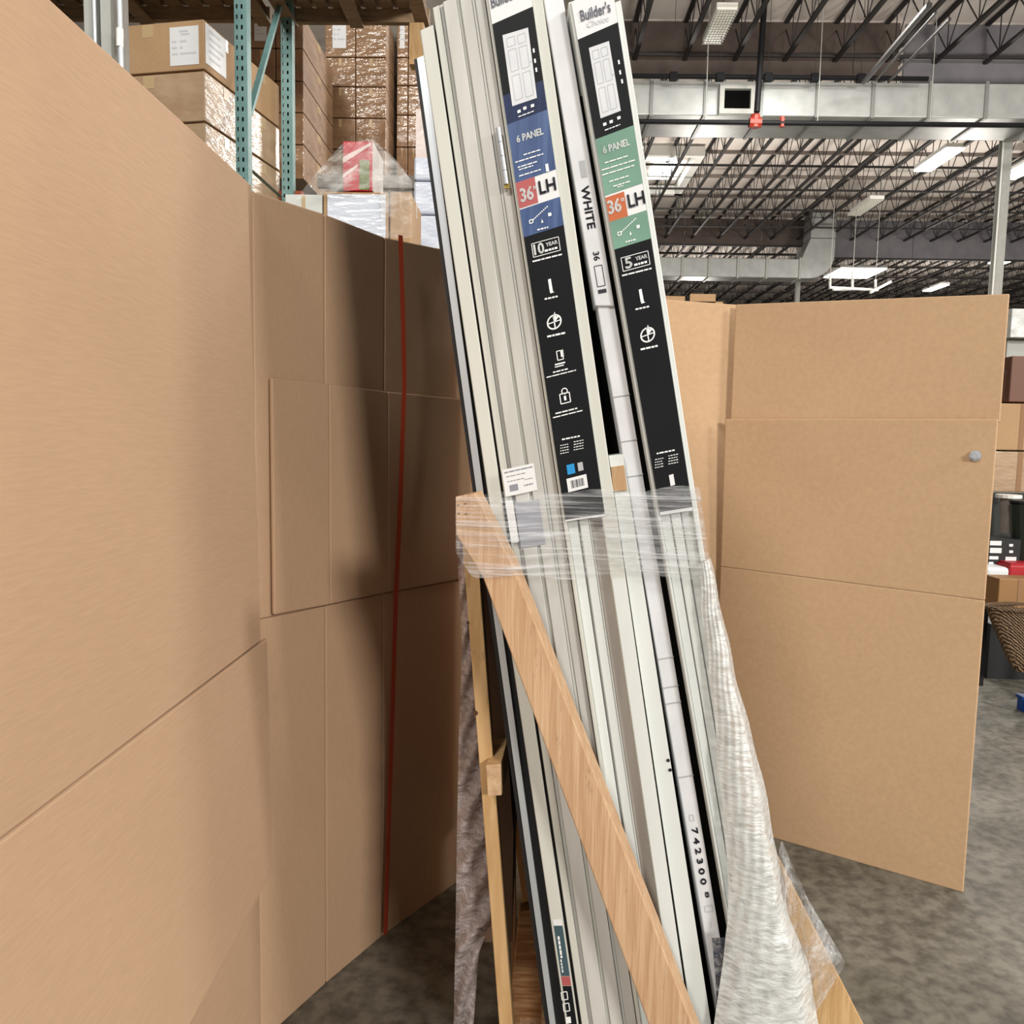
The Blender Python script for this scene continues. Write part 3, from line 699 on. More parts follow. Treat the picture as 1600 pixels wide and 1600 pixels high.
# blue label
BL, BR = (763.5, 999.5), (831, 1058)
lab = label(db, BL, BR, [(38, 150, 0, 1, LBLK), (150, 195, 0, 1, LNAVY), (195, 286, 0, 1, LBLUE), (286, 326, 0, 0.47, LRED), (328, 371, 0, 1, LBLUE), (371, 812, 0, 1, LBLK)], -40, 815, LO)
common(lab, LO - 0.0012, (-0.148, -1), '10', (828, 211), [(834, 79), (836, 95), (838, 109)], [(811, 174), (820, 169), (832, 165)],
       [(785, 55), (825, 43), (839, 153), (800.5, 166)], [(831, 238, 26), (827, 247, 44), (824, 257, 30), (828, 270, 34), (822, 262, 22)], (823, 303), (855, 290), (845, 336), (853, 386), (860, 447), (866, 503), (892, 684))
ex_ = Print(LO - 0.0017, (1, -0.25), (-0.148, -1))
x, y = 875, 559
ex_.frame(x, y - 4, 9, 14, 1.3); ex_.poly(x + 1, y - 6, [(0, -5), (4.5, -5), (4.5, 6), (0, 6)]); ex_.rect(x, y + 9, 16, 2.2); ex_.rect(x - 1, y + 13, 14, 1.6); ex_.line(x + 1, y + 20, 24, 2); ex_.line(x + 2, y + 25, 46, 1.6)
x, y = 883, 622
ex_.frame(x, y, 15, 15, 1.5); ex_.rect(x, y, 3.5, 7); ex_.ring(x - 1, y - 11, 5, 1.5); ex_.line(x + 2, y + 20, 34, 2); ex_.line(x + 4, y + 25, 46, 1.6)
x, y = 855, 262
ex_.rect(x, y, 4.5, 12)
ex_.build('icon_print', INK, lab)
st = Print(LO - 0.0017, (1, -0.25), (-0.148, -1)); st.rect(892, 733, 12, 15); st.build('blue_sticker', LCYAN, lab)
st = Print(LO - 0.0017, (1, -0.25), (-0.148, -1)); st.rect(907, 729, 8, 13); st.build('grey_tag', LGREY, lab)
st = Print(LO - 0.0017, (1, -0.25), (-0.148, -1)); st.rect(902, 755, 31, 21); bs = st.build('barcode_tag', LWHITE, lab)
st = Print(LO - 0.0022, (1, -0.25), (-0.148, -1))
for i, ww in enumerate((1, 2, 1, 1, 2.4, 1, 1.6, 1, 2, 1)): st.rect(893 + i * 2.1, 757 - i * 0.5, ww * 0.7, 12)
st.build('barcode', INKD, lab)
st = Print(LO - 0.0017, (1, -0.4), (-0.148, -1)); st.text("Builder's", 790, -6, 46, 18, 0.42, bold=0.4); st.build('maker_name', INKG, lab)
# green label
GL, GR = (892, 1170), (960, 1206)
lab = label(dg, GL, GR, [(62, 218, 0, 1, LBLK), (218, 306, 0, 1, LGREEN), (309, 347, 0, 0.5, LORANGE), (347, 390, 0, 1, LGREEN), (390, 800, 0, 1, LBLK)], 3, 805, LO)
common(lab, LO - 0.0012, (-0.17, -1), '5', (963, 228), [(967, 97), (969, 113), (972, 127)], [(945, 194), (955, 190), (967, 184)],
       [(920, 75), (951.5, 64), (970, 173), (938.5, 185)], [(963, 249, 36), (966, 258, 52), (966, 266, 50), (968, 279, 32), (972, 287, 28), (970, 291, 10)], (960, 322), (994, 311), (983, 355), (993, 408), (1002, 463), (1012, 523), (1040, 706))
st = Print(LO - 0.0017, (1, -0.3), (-0.17, -1)); st.rect(1050, 750, 7, 17); st.build('grey_tag', LWHITE, lab)
st = Print(LO - 0.0017, (1, -0.33), (-0.17, -1)); st.text("Builder's", 930, 17, 46, 17, 0.33, bold=0.45); st.build('maker_name', INKG, lab)
st = Print(LO - 0.0017, (1, -0.33), (-0.17, -1)); st.text("Choice", 934, 33, 34, 9, 0.33, shear=0.3); st.build('maker_subtitle', INKP, lab)

# slab lettering, reading downwards
st = Print(0.0212, (0.168, 1), (1, -0.2))
st.text('WHITE', 919, 324, 66, 12, bold=0.6); st.text('36', 932, 400, 13, 9, bold=0.4); st.frame(937, 431, 32, 12, 1.2); st.rect(941, 455, 6, 13)
st.build('stencil_print', INKD, ds)
st = Print(0.0212, (0.168, 1), (1, -0.2)); st.rect(911, 264, 26, 9); st.build('grey_code', LGREY, ds)
st = Print(0.0262, (0.168, 1), (1, -0.2))
st.text('7 4 2 3 0 0', 1092.5, 1338, 88, 8.5, bold=0.6); st.text('8', 1105, 1398, 9, 6, bold=0.2)
st.build('stencil_print', INKD, ds)
st = Print(0.0262, (0.168, 1), (1, -0.2)); st.frame(1081, 1278, 9, 6, 1); st.frame(1108, 1420, 9, 12, 1); st.line(1111, 1445, 10, 1); st.build('faint_print', INKP, ds)

# hinge, plug, stickers on the blue labelled door
hg = MB()
for (y0, y1, m_) in ((200, 222, 0), (223, 244, 0), (245, 266, 0), (267, 288, 0)):
    a = fp(778 + (y0 - 200) * 0.148, y0, 0.0); b = fp(778 + (y1 - 200) * 0.148, y1, 0.0)
    hg.bar(a, b, 0.0045, 10)
a = fp(773, 200, 0.008)
h_ = hg.build('hinge', CHROME, db)
pl = fp(793, 291, 0.004); MB().box(pl.x - 0.006, pl.x + 0.004, pl.y - 0.003, pl.y + 0.002, pl.z - 0.004, pl.z + 0.004).build('brass_screw', mat('brass', (0.4, 0.3, 0.08), 0.4, metal=0.7), db)
pg = fp(816, 920, 0.006)
MB().bar(pg, pg + Vector((0.0, 0.03, 0)), 0.0115, 20).bar(pg + Vector((0, -0.004, 0)), pg, 0.009, 16).build('bore_plug', BLACK, db)
st = Print(0.0085, (1, -0.22), (-0.15, -1)); st.rect(812, 750, 50, 42); s1 = st.build('spec_sticker', LWHITE, db)
st = Print(0.0080, (1, -0.22), (-0.15, -1)); st.line(810, 734, 44, 2); st.line(806, 742, 30, 1.2); st.line(806, 750, 26, 1.2); st.rect(803, 762, 13, 10); st.line(826, 757, 14, 2.4); st.line(826, 748, 12, 1.4); st.build('sticker_print', INKG, s1)
st = Print(0.0085, (1, -0.16), (-0.15, -1)); st.rect(828, 818, 38, 70); s2 = st.build('grey_sticker', mat('sticker_grey', (0.30, 0.31, 0.36), 0.5), db)
st = Print(0.0085, (1, -0.16), (-0.15, -1)); st.rect(800, 815, 12, 66); s3 = st.build('white_sticker', LWHITE, db)
# small label low on the leftmost door
st = Print(0.0185, (1, -0.1), (-0.147, -1))
lowl = []
for (y0, y1, m_) in ((1437, 1446, LWHITE), (1447, 1525, mat('label_slate', (0.05, 0.09, 0.11), 0.5)), (1526, 1540, LRED), (1541, 1610, LBLK)):
    q = [fp(lx(mid(SL, SR, u), y), y, 0.0190) for (u, y) in ((0.18, y1), (0.86, y1), (0.86, y0), (0.18, y0))]
    lowl.append(MB().hexa(q + [p + Vector((0, 0.0008, 0)) for p in q]).build('low_label', m_, jm))
st = Print(0.0180, (0.147, 1), (1, -0.15))
st.line(875, 1480, 34, 3); st.line(878, 1510, 22, 2); st.frame(882, 1556, 12, 9, 1.4); st.frame(885, 1574, 12, 9, 1.4); st.rect(888, 1594, 10, 8)
st.build('low_label_print', INK, lowl[1])

# ================================================================== A-FRAME CART
cart = thing('a_frame_cart', 'rough pine A-frame cart holding the leaning doors, diagonal brace in front', 'cart', (0.25, 1.5, 0))
def plank(name, pl_, pr_, depth, m, off=None, Y=None, par=cart, bev=0.002):
    """pl_ and pr_: left and right edge as pixel pairs (top, bottom)"""
    g = (lambda q: fp(q[0], q[1], off)) if Y is None else (lambda q: at(q[0], q[1], Y))
    a, b = g(pl_[1]), g(pr_[1]); c_, e = g(pr_[0]), g(pl_[0]); bk = Vector((0, depth, 0))
    o = MB().hexa([a, b, c_, e, a + bk, b + bk, c_ + bk, e + bk]).build(name, m, par)
    return bevel(o, bev) if bev else o
br = [(712, 776), (742, 771), (800, 882), (1105, 1660), (1047, 1690), (756, 905), (713, 835)]
f_ = [fp(x, y, -0.075) for x, y in br]; bk_ = [fp(x + (11 if i in (1, 2, 3) else 0), y - (5 if i in (1, 2, 3) else 0), -0.034) for i, (x, y) in enumerate(br)]
nb = len(br)
bo = obj('diagonal_brace', f_ + bk_, [tuple(range(nb)), tuple(range(nb, 2 * nb))] + [(i, (i + 1) % nb, nb + (i + 1) % nb, nb + i) for i in range(nb)], PINE, cart)
bevel(bo, 0.002)
for (x, y) in ((716, 789), (727, 787), (717, 802), (728, 803)):
    p = fp(x, y, -0.0755); MB().bar(p, p + Vector((0, -0.001, 0)), 0.0017, 8).build('nail', mat('nail_rust', (0.12, 0.06, 0.03), 0.6), cart)
yb_ = 1760
plank('front_post', ((719, 800), (792, yb_)), ((742, 800), (813, yb_)), 0.06, PINE2, Y=1.60)
plank('rear_post', ((768, 1050), (838, 1570)), ((790, 1050), (800 + 54, 1570)), 0.05, PINE2, Y=2.28)
plank('rear_post_face', ((796, 1240), (800, 1560)), ((806, 1240), (806, 1560)), 0.04, PINE, Y=1.95)
sbp = [(731, 880), (768, 880), (786, 1060), (802, 1300), (800, 1472), (716, 1472), (724, 1010)]
nb = len(sbp); f_ = [at(x, y, 1.69) for x, y in sbp]; bk_ = [p + Vector((0, 0.8, 0)) for p in f_]
obj('side_board', f_ + bk_, [tuple(range(nb)), tuple(range(nb, 2 * nb))] + [(i, (i + 1) % nb, nb + (i + 1) % nb, nb + i) for i in range(nb)], mat('brown_side_board', (0.20, 0.125, 0.085), 0.7, noise=(6, (0.26, 0.17, 0.12))), cart)
# knots
for (x, y, r) in ((743, 1114, 0.005), (731, 973, 0.003)):
    p = at(x, y, 1.599); MB().bar(p, p + Vector((0, -0.0008, 0)), r, 10).build('knot', mat('knot', (0.08, 0.035, 0.015), 0.7), cart)
a, b, c_, e = [at(x, y, 1.565) for (x, y) in ((762, 1245), (784, 1243), (783, 1194), (759, 1196))]
bk = Vector((0.045, 0.62, 0.03))
o = MB().hexa([a, b, c_, e, a + bk, b + bk, c_ + bk, e + bk]); o.m[0] = 1
bevel(o.build('cross_bar', [PINE2, PINEEND], cart), 0.002)
plank('rear_foot_board', ((812, 1425), (790, 1640)), ((846, 1418), (850, 1640)), 0.04, wood('weathered_end', (0.30, 0.13, 0.05), (0.60, 0.36, 0.18), (1, 1, 9)), Y=1.85)
plank('right_leg', ((1188, 1290), (1285, 1700)), ((1212, 1330), (1400, 1700)), 0.045, PINE2, off=0.07)
zc = base_z
for (x0, x1, y0, y1, z0, z1, nm) in ((0.02, 0.62, 1.56, 1.65, 0.0, 0.09, 'base_beam'), (0.02, 0.60, 2.15, 2.24, 0.0, 0.09, 'base_beam'), (0.0, 0.6, 1.40, 2.28, zc - 0.03, zc - 0.002, 'deck_board')):
    bevel(MB().box(x0, x1, y0, y1, z0, max(z1, z0 + 0.02)).build(nm, PINE, cart), 0.003)
for x in (0.05, 0.5):
    MB().box(x, x + 0.06, 1.45, 2.25, 0.09, max(0.1, zc - 0.03)).build('deck_bearer', PINE, cart)

# ------------------------------------------------------------------ stretch film
def hump(u, v, s=1.0): return s * (0.004 * math.sin(u * 23 + 5 * v) * math.sin(v * 31) + 0.003 * math.sin(u * 57 + v * 12))
def band(u, v):
    yt, yb2 = interp([(0, 776, 862), (0.06, 770, 900), (0.45, 768, 903), (0.75, 766, 896), (1, 760, 915)], u)
    x = 712 + (1092 - 712) * u; y = yt + (yb2 - yt) * v
    x += (y - 768) * (0.13 if u > 0.3 else 0.13 * u / 0.3)
    off = interp([(0, -0.080), (0.20, -0.082), (0.30, -0.04), (0.42, -0.014), (1, -0.012)], u)[0]
    return fp(x, y + 3 * math.sin(u * 19), off - abs(hump(u, v, 0.6)))
tag(grid('stretch_film_band', band, 60, 16, FILM), 'clear streaky stretch film band wrapped round the doors and the brace top', 'stretch film')
def overlap(u, v):
    x = 938 + (1094 - 938) * u; yt, yb2 = interp([(0, 800, 880), (0.3, 775, 896), (0.8, 764, 905), (1, 760, 918)], u)
    y = yt + (yb2 - yt) * v; x += (y - 768) * 0.14
    return fp(x, y, -0.016 - abs(hump(u * 0.6, v, 0.5)))
tag(grid('film_overlap', overlap, 30, 14, FILM), 'second whiter layer of film lapped over the right part of the band', 'stretch film')
def foam(u, v):
    xl, xr, y = interp([(0, 1090, 1110, 885), (0.12, 1098, 1126, 960), (0.3, 1112, 1152, 1080), (0.5, 1124, 1190, 1220), (0.66, 1136, 1212, 1335), (0.8, 1138, 1232, 1440), (0.9, 1126, 1262, 1520), (1.0, 1112, 1285, 1640)], v)
    x = xl + (xr - xl) * u
    bul = math.sin(math.pi * min(1, u * 0.9)) * (0.006 + 0.016 * v)
    off = -0.012 - bul + 0.05 * max(0, u - 0.85) / 0.15 + 0.0012 * math.sin(v * 80 + 6 * u) + 0.001 * math.sin(u * 31 + v * 47)
    return fp(x + 1.2 * math.sin(v * 37), y - 14 * u, off)
tag(grid('foam_wrap', foam, 24, 90, FILM2), 'white foam sheet under stretch film covering the lower right of the bundle', 'foam wrap')
def tail(u, v):
    xl, xr, y = interp([(0, 1212, 1222, 1330), (0.35, 1225, 1262, 1420), (0.6, 1232, 1310, 1500), (0.72, 1240, 1322, 1520), (1, 1240, 1268, 1610)], v)
    return fp(xl + (xr - xl) * u, y + 8 * math.sin(u * 5) - 8 * u, 0.035 + 0.02 * math.sin(u * 7 + v * 13) + 0.008 * math.sin(v * 60 + u * 20))
tag(grid('film_tail', tail, 16, 30, film('loose_film', clear=0.55, tint=(0.85, 0.86, 0.88), scale=30, st=(1, 1, 1), lo=0.4, hi=0.7, bump=0.8, least=0.15)), 'loose torn film tail flaring over the right cart leg', 'stretch film')
def hang(u, v):
    xl, xr, y = interp([(0, 711, 742, 800), (0.1, 716, 742, 890), (0.25, 722, 748, 1010), (0.42, 717, 756, 1150), (0.6, 714, 764, 1300), (0.78, 712, 766, 1440), (0.86, 711, 748, 1490), (1, 708, 736, 1650)], v)
    return at(xl + (xr - xl) * u, y, 1.675 + 0.012 * math.sin(v * 70 + u * 8) + 0.03 * (u - 0.5) ** 2)
tag(grid('hanging_film', hang, 10, 70, FILM3), 'greyish crumpled film hanging down behind the left cart post', 'stretch film')
def dkfilm(u, v):
    xl, xr, y = interp([(0, 1112, 1140, 1465), (0.5, 1118, 1160, 1530), (1, 1122, 1168, 1640)], v)
    return fp(xl + (xr - xl) * u, y, -0.006 + 0.005 * math.sin(v * 30 + u * 9))
tag(grid('dark_film_patch', dkfilm, 10, 24, film('crinkled_dark_film', clear=0.1, tint=(0.06, 0.065, 0.085), scale=40, st=(1, 1, 1.5), lo=0.4, hi=0.6, bump=1.0, least=0.4, rough=0.12)), 'dark crinkled film patch at the foot of the white slab', 'stretch film')

# ================================================================== LEFT BACKGROUND: RACK AND PALLETS
def post(x, y, wd, dp, z1, parent, m):
    """perforated channel: face strips leave two columns of real holes"""
    o = MB(); th = 0.004
    cols = [-0.5, -0.36, -0.20, 0.02, 0.18, 0.5]
    pitch_ = 0.058; z = 0.0
    for a, b in ((cols[0], cols[1]), (cols[2], cols[3]), (cols[4], cols[5])):
        o.box(x + a * wd, x + b * wd, y, y + th, 0, z1)
    while z < z1 - 0.05:
        for a, b in ((cols[1], cols[2]), (cols[3], cols[4])):
            o.box(x + a * wd, x + b * wd, y, y + th, z, z + 0.033)
        z += pitch_
    o.box(x - wd / 2, x - wd / 2 + th, y + th, y + dp, 0, z1); o.box(x + wd / 2 - th, x + wd / 2, y + th, y + dp, 0, z1)
    o.build('upright', m, parent)
    MB().box(x - wd / 2 + 0.01, x + wd / 2 - 0.01, y + dp - 0.02, y + dp - 0.015, 0, z1).build('hole_shade', BLACK, parent)  # black sheet paints the dark inside seen through the holes
YR = 5.0; YR2 = 6.15
xr1 = xat(377, 150, YR); xr2 = xat(448, 150, YR2)
rack = thing('pallet_rack', 'teal perforated steel rack frame with diagonal brace behind the left cardboard wall', 'rack', (xr1, YR, 0))
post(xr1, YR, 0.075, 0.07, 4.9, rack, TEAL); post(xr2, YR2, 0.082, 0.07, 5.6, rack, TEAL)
def bar4(a, b, wd, dp, name, m, parent):
    a = Vector(a); b = Vector(b); s = Vector((wd / 2, 0, 0)); k = Vector((0, dp, 0)); return MB().hexa([a - s, a + s, b + s, b - s, a - s + k, a + s + k, b + s + k, b - s + k]).build(name, m, parent)
bar4(at(388, 178, YR + 0.08), at(440, -8, YR2 - 0.05), 0.035, 0.03, 'diagonal_brace', TEAL, rack)
bar4(at(388, 262, YR + 0.08), at(437, 306, YR2 - 0.05), 0.03, 0.035, 'horizontal_brace', TEAL, rack)
Z4 = zpx(380, 60, 6.5)
MB().box(xat(425, 306, 6.2) , xat(472, 306, 6.2), 6.2, 6.26, zpx(450, 312, 6.2), zpx(450, 298, 6.2)).build('load_beam', mat('orange_beam', (0.35, 0.07, 0.03), 0.6), rack)

# grey building post with conduits left of the rack
yp = 3.9
gp = thing('steel_post', 'grey painted steel post at upper left with conduits beside it', 'post', (xat(150, 20, yp), yp, 0))
for (p0, p1, m_, nm, dy) in ((131, 146, GSTEEL, 'flange', 0), (155, 171, GSTEEL, 'flange', 0.01), (146, 155, DUCTRIB, 'web', 0.05), (171, 186, BSTEEL, 'side_plate', 0.04)):
    MB().box(xat(p0, 20, yp), xat(p1, 20, yp), yp + dy, yp + dy + 0.05, 0, 4.6).build(nm, m_, gp)
for px_, r in ((149, 0.009), (189, 0.012)):
    MB().bar((xat(px_, 20, yp), yp - 0.01, 0), (xat(px_, 20, yp), yp - 0.01, 4.6), r, 10).build('conduit', CHROME, gp)
for y_ in (54, 68):
    p = at(189, y_, yp); MB().bar(p - Vector((0, 0.01, 0.02)), p + Vector((0, -0.01, 0.02)), 0.016, 10).build('conduit_coupling', LAMPEND, gp)

def carton(lab_, o, dx, dy, wx, ly, z0, h, m, group, sticker=None, name='carton'):
    """box with its near right edge at o, going wx to the left and ly away"""
    t = thing(name, lab_, 'carton', (o[0], o[1], z0), group)
    b = MB().rbox((o[0], o[1], 0), dx, dy, -wx, 0, 0, ly, z0, z0 + h).build('carton_body', m, t); bevel(b, 0.006)
    MB().rbox((o[0], o[1], 0), dx, dy, -wx * 0.55, -wx * 0.45, -0.0015, 0, z0 + h * 0.72, z0 + h - 0.006).build('tape', TAPE, t)
    MB().rbox((o[0], o[1], 0), dx, dy, 0, 0.0015, ly * 0.44, ly * 0.56, z0 + h * 0.72, z0 + h - 0.006).build('tape', TAPE, t)
    if sticker:
        for (face, a, b2, c_, e) in sticker:
            if face == 'f':
                s = MB().rbox((o[0], o[1], 0), dx, dy, -wx * b2, -wx * a, -0.003, -0.001, z0 + h * c_, z0 + h * e).build('shipping_label', LWHITE, t)
                m2 = MB()
                for k, (u0, u1, v) in enumerate(((0.35, 0.65, 0.86), (0.4, 0.7, 0.78), (0.08, 0.25, 0.60), (0.36, 0.60, 0.60), (0.08, 0.26, 0.44), (0.36, 0.46, 0.44), (0.08, 0.28, 0.28), (0.36, 0.92, 0.28))):
                    m2.rbox((o[0], o[1], 0), dx, dy, -wx * (b2 - (b2 - a) * u0), -wx * (b2 - (b2 - a) * u1), -0.0045, -0.003, z0 + h * (c_ + (e - c_) * v), z0 + h * (c_ + (e - c_) * (v + 0.05)))
                m2.build('label_print', INKP, s)['kind'] = 'stuff'
            else:
                s = MB().rbox((o[0], o[1], 0), dx, dy, 0.001, 0.003, ly * a, ly * b2, z0 + h * c_, z0 + h * e).build('shipping_label', LWHITE, t)
                m2 = MB()
                for v in (0.84, 0.66, 0.5, 0.34, 0.16):
                    m2.rbox((o[0], o[1], 0), dx, dy, 0.003, 0.0045, ly * (a + (b2 - a) * 0.15), ly * (a + (b2 - a) * (0.5 + 0.4 * R.random())), z0 + h * (c_ + (e - c_) * v), z0 + h * (c_ + (e - c_) * (v + 0.06)))
                m2.build('label_print', INKP, s)['kind'] = 'stuff'
    return t
# stack of cartons behind the corner of the left bin
oc = at(318, 28, 5.25); an = math.radians(-10); DX = Vector((math.cos(an), math.sin(an), 0)); DY = Vector((-math.sin(an), math.cos(an), 0))
zs = [zpx(318, y, 5.25) for y in (28, 109, 190, 270, 350)]
names1 = ['brown carton with white shipping labels, topmost of the wrapped stack at upper left', 'film wrapped carton right under the one with white shipping labels', 'film wrapped carton third from the top beside the teal post', 'lowest visible carton of the wrapped stack behind the left cardboard edge']
for i in range(4):
    st_ = [('f', 0.045, 0.30, 0.10, 0.88), ('s', 0.03, 0.50, 0.14, 0.96)] if i == 0 else None
    carton(names1[i], oc, DX, DY, 0.78, 0.50, zs[i + 1] + 0.006, zs[i] - zs[i + 1] - 0.012, K_C if i == 0 else K_W2, 'cartons stacked at upper left', st_)
for i in range(4):
    o2 = oc + DY * 0.52
    carton(['plain carton behind the labelled top carton, next to the teal post', 'wrapped carton in the second layer right behind the teal post', 'wrapped carton in the third layer right behind the teal post', 'wrapped carton in the lowest layer right behind the teal post'][i], (o2.x, o2.y, 0), DX, DY, 0.78, 0.46, zs[i + 1] + 0.006, zs[i] - zs[i + 1] - 0.012, K_C if i == 0 else K_W2, 'cartons stacked at upper left')
z_pal = zs[-1]
def pallet(lab_, x0, x1, y0, y1, z0, nb_=7, under=True):
    t = thing('wooden_pallet', lab_, 'pallet', ((x0 + x1) / 2, y0, z0), 'wooden pallets on the rack')
    for i in range(nb_):
        x = x0 + (x1 - x0) * (i + 0.1) / nb_; w_ = (x1 - x0) / nb_ * 0.72
        MB().box(x, x + w_, y0, y1, z0 + 0.115, z0 + 0.135).build('deck_board', OLDWOOD, t)
    for k in range(3):
        y = y0 + (y1 - y0 - 0.05) * k / 2; MB().box(x0, x1, y, y + 0.05, z0 + 0.02, z0 + 0.115).build('stringer', OLDWOOD, t)
    for k in range(3):
        x = x0 + (x1 - x0 - 0.1) * k / 2; MB().box(x, x + 0.1, y0, y1, z0, z0 + 0.02).build('bottom_board', OLDWOOD, t)
zp = zpx(550, 44, 6.3)
pallet('weathered wooden pallet on the upper rack shelf above the brown carton stacks', xat(445, 30, 6.3), xat(672, 30, 6.3), 5.2, 6.3, zp, 9)
pallet('dark wooden pallet on the upper rack shelf above the labelled carton', xat(40, 30, 6.3), xat(425, 30, 6.3), 5.2, 6.3, zpx(250, 40, 6.3), 12)
pallet('wooden pallet under the wrapped carton stack at upper left', oc.x - 0.85, oc.x + 0.0, oc.y + 0.12, oc.y + 1.1, z_pal - 0.14, 6)
# goods on the upper pallets
carton('large brown carton load sitting on the upper pallet at top', (xat(660, 0, 6.4), 5.3, 0), Vector((1, 0, 0)), Vector((0, 1, 0)), xat(660, 0, 6.4) - xat(450, 0, 6.4), 1.0, zp + 0.14, 0.5, K_W, 'upper shelf loads')
carton('dark wrapped carton load on the upper pallet at far upper left', (xat(420, 0, 6.45), 5.3, 0), Vector((1, 0, 0)), Vector((0, 1, 0)), 1.7, 1.0, zpx(250, 40, 6.3) + 0.14, 0.5, K_W, 'upper shelf loads')
# tall brown carton stacks behind the rack
def stack(px_r, px_l, Y, rows, ly, m, what, group):
    xr_, xl_ = xat(px_r, 150, Y), xat(px_l, 150, Y)
    words_ = ['topmost', 'second from top', 'third from top', 'fourth from top', 'fifth from top', 'lowest visible']
    for i in range(len(rows) - 1):
        z1, z0 = zpx(px_r, rows[i], Y), zpx(px_r, rows[i + 1], Y)
        half = (xr_ - xl_) / 2
        for s in range(2):
            carton('%s %s wrapped carton, %s' % (words_[min(i, 5)], 'right' if s == 0 else 'left', what), (xr_ - s * (half + 0.003), Y, 0), Vector((1, 0, 0)), Vector((0, 1, 0)), half - 0.003, ly, z0 + 0.004, z1 - z0 - 0.008, m, group,
                   [('f', 0.3, 0.75, 0.2, 0.9)] if (i == 0 and s == 1) else None)
stack(474, 388, 7.0, [22, 76, 127, 176, 226, 280], 1.0, K_W, 'brown stack behind the dark rear post', 'cartons behind the rear post')
stack(603, 508, 8.2, [22, 90, 136, 185, 234, 290], 1.2, K_W, 'brown stack in the middle under the upper pallet', 'cartons in the middle stack')
stack(655, 620, 8.6, [22, 90, 134, 180, 230, 290], 1.2, K_W, 'narrow brown stack left of the door tops', 'cartons left of the doors')
MB_l = MB().box(xat(640, 20, 6.1), xat(662, 20, 6.1), 6.1, 6.2, zpx(640, 100, 6.1), zpx(640, 35, 6.1))
tag(MB_l.build('wood_block', PINE2), 'pale wood block left of the door tops', 'wood block')
# pallet load with the red box under a film tent
Yt = 4.4
tl = carton('white and brown carton under the film tent, above the left cardboard wall', (xat(606, 330, Yt), Yt, 0), Vector((1, 0, 0)), Vector((0, 1, 0)), xat(606, 330, Yt) - xat(505, 330, Yt), 0.4, zpx(560, 385, Yt), zpx(560, 300, Yt) - zpx(560, 385, Yt), K_C, 'load under the film tent')
MB().box(xat(512, 330, Yt), xat(603, 330, Yt), Yt - 0.006, Yt - 0.002, zpx(560, 380, Yt), zpx(560, 304, Yt)).build('white_sheet', mat('bluish_white_sheet', (0.62, 0.66, 0.74), 0.4, bump=(8, 0.6, (1, 1, 4)), coat=0.5), tl)
carton('brown carton side next to the white faced carton in the tent', (xat(642, 330, Yt + 0.02), Yt + 0.02, 0), Vector((1, 0, 0)), Vector((0, 1, 0)), xat(642, 330, Yt) - xat(609, 330, Yt), 0.4, zpx(620, 392, Yt), zpx(620, 298, Yt) - zpx(620, 392, Yt), K_C, 'load under the film tent')
carton('pale carton with a green corner at the left foot of the film tent', (xat(503, 330, Yt), Yt + 0.01, 0), Vector((1, 0, 0)), Vector((0, 1, 0)), 0.2, 0.4, zpx(500, 385, Yt), zpx(500, 303, Yt) - zpx(500, 385, Yt), mat('pale_print_carton', (0.6, 0.62, 0.58), 0.5), 'load under the film tent')
Yx = 4.45
rb = thing('red_gift_box', 'red and green printed box standing under the film tent', 'box', at(560, 298, Yx))
X0, X1 = xat(536, 260, Yx), xat(582, 260, Yx); Z0, Z1 = zpx(560, 298, Yx), zpx(560, 221, Yx)
RED = mat('red_print', (0.52, 0.02, 0.04), 0.4, coat=0.4)
bevel(MB().box(X0, X1, Yx, Yx + 0.3, Z0, Z1).build('box_body', RED, rb), 0.003)
MB().box(X0 + (X1 - X0) * 0.56, X0 + (X1 - X0) * 0.9, Yx - 0.002, Yx, Z0 + 0.005, Z0 + (Z1 - Z0) * 0.62).build('green_panel', mat('green_print', (0.10, 0.16, 0.05), 0.5, noise=(60, (0.28, 0.30, 0.12))), rb)
pp = [(0.0, 0.55), (0.95, 0.92), (0.95, 0.98), (0.0, 0.68)]
MB().quad([(X0 + (X1 - X0) * u, Yx - 0.0025, Z0 + (Z1 - Z0) * v) for u, v in pp]).build('white_swoosh', mat('pink_white', (0.75, 0.6, 0.55), 0.4), rb)
MB().quad([(X0 + (X1 - X0) * u, Yx - 0.0025, Z0 + (Z1 - Z0) * v) for u, v in [(0.0, 0.25), (0.5, 0.48), (0.5, 0.54), (0.0, 0.33)]]).build('white_swoosh', MATS['pink_white'], rb)
MB().box(X1, X1 + 0.002, Yx, Yx + 0.3, Z0, Z1).build('pale_side', mat('pale_side', (0.6, 0.55, 0.52), 0.5), rb)
def tent(u, v):
    x0, y0, x1, y1 = interp([(0, 536, 224, 582, 217), (1, 462, 312, 642, 282)], v)
    if u < 0.45: x, y = interp([(0, x0 - 2, y0), (0.45, x0, y0)], u)
    x = x0 + (x1 - x0) * u; y = y0 + (y1 - y0) * u
    sag = math.sin(math.pi * v) * 6 * (1 if u > 0.5 else -0.5)
    return at(x + sag, y + (6 if 0.2 < u < 0.8 else 0) * v * 0, Yx - 0.02 - 0.10 * v + 0.012 * math.sin(u * 20 + v * 14))
tag(grid('film_tent', tent, 26, 20, FILM4), 'glossy clear film stretched like a tent over the red box', 'stretch film')
def tent2(u, v):
    pl_ = interp([(0, 590, 224), (1, 644, 282)], u); y = pl_[1] + (372 - 0 * u - pl_[1]) * v
    return at(pl_[0] + (8 * v * (1 - u)), y, Yx - 0.09 + 0.01 * math.sin(v * 20 + u * 9))
tag(grid('film_side_sheet', tent2, 10, 16, FILM4), 'shiny film sheet falling at the right side of the tent', 'stretch film')
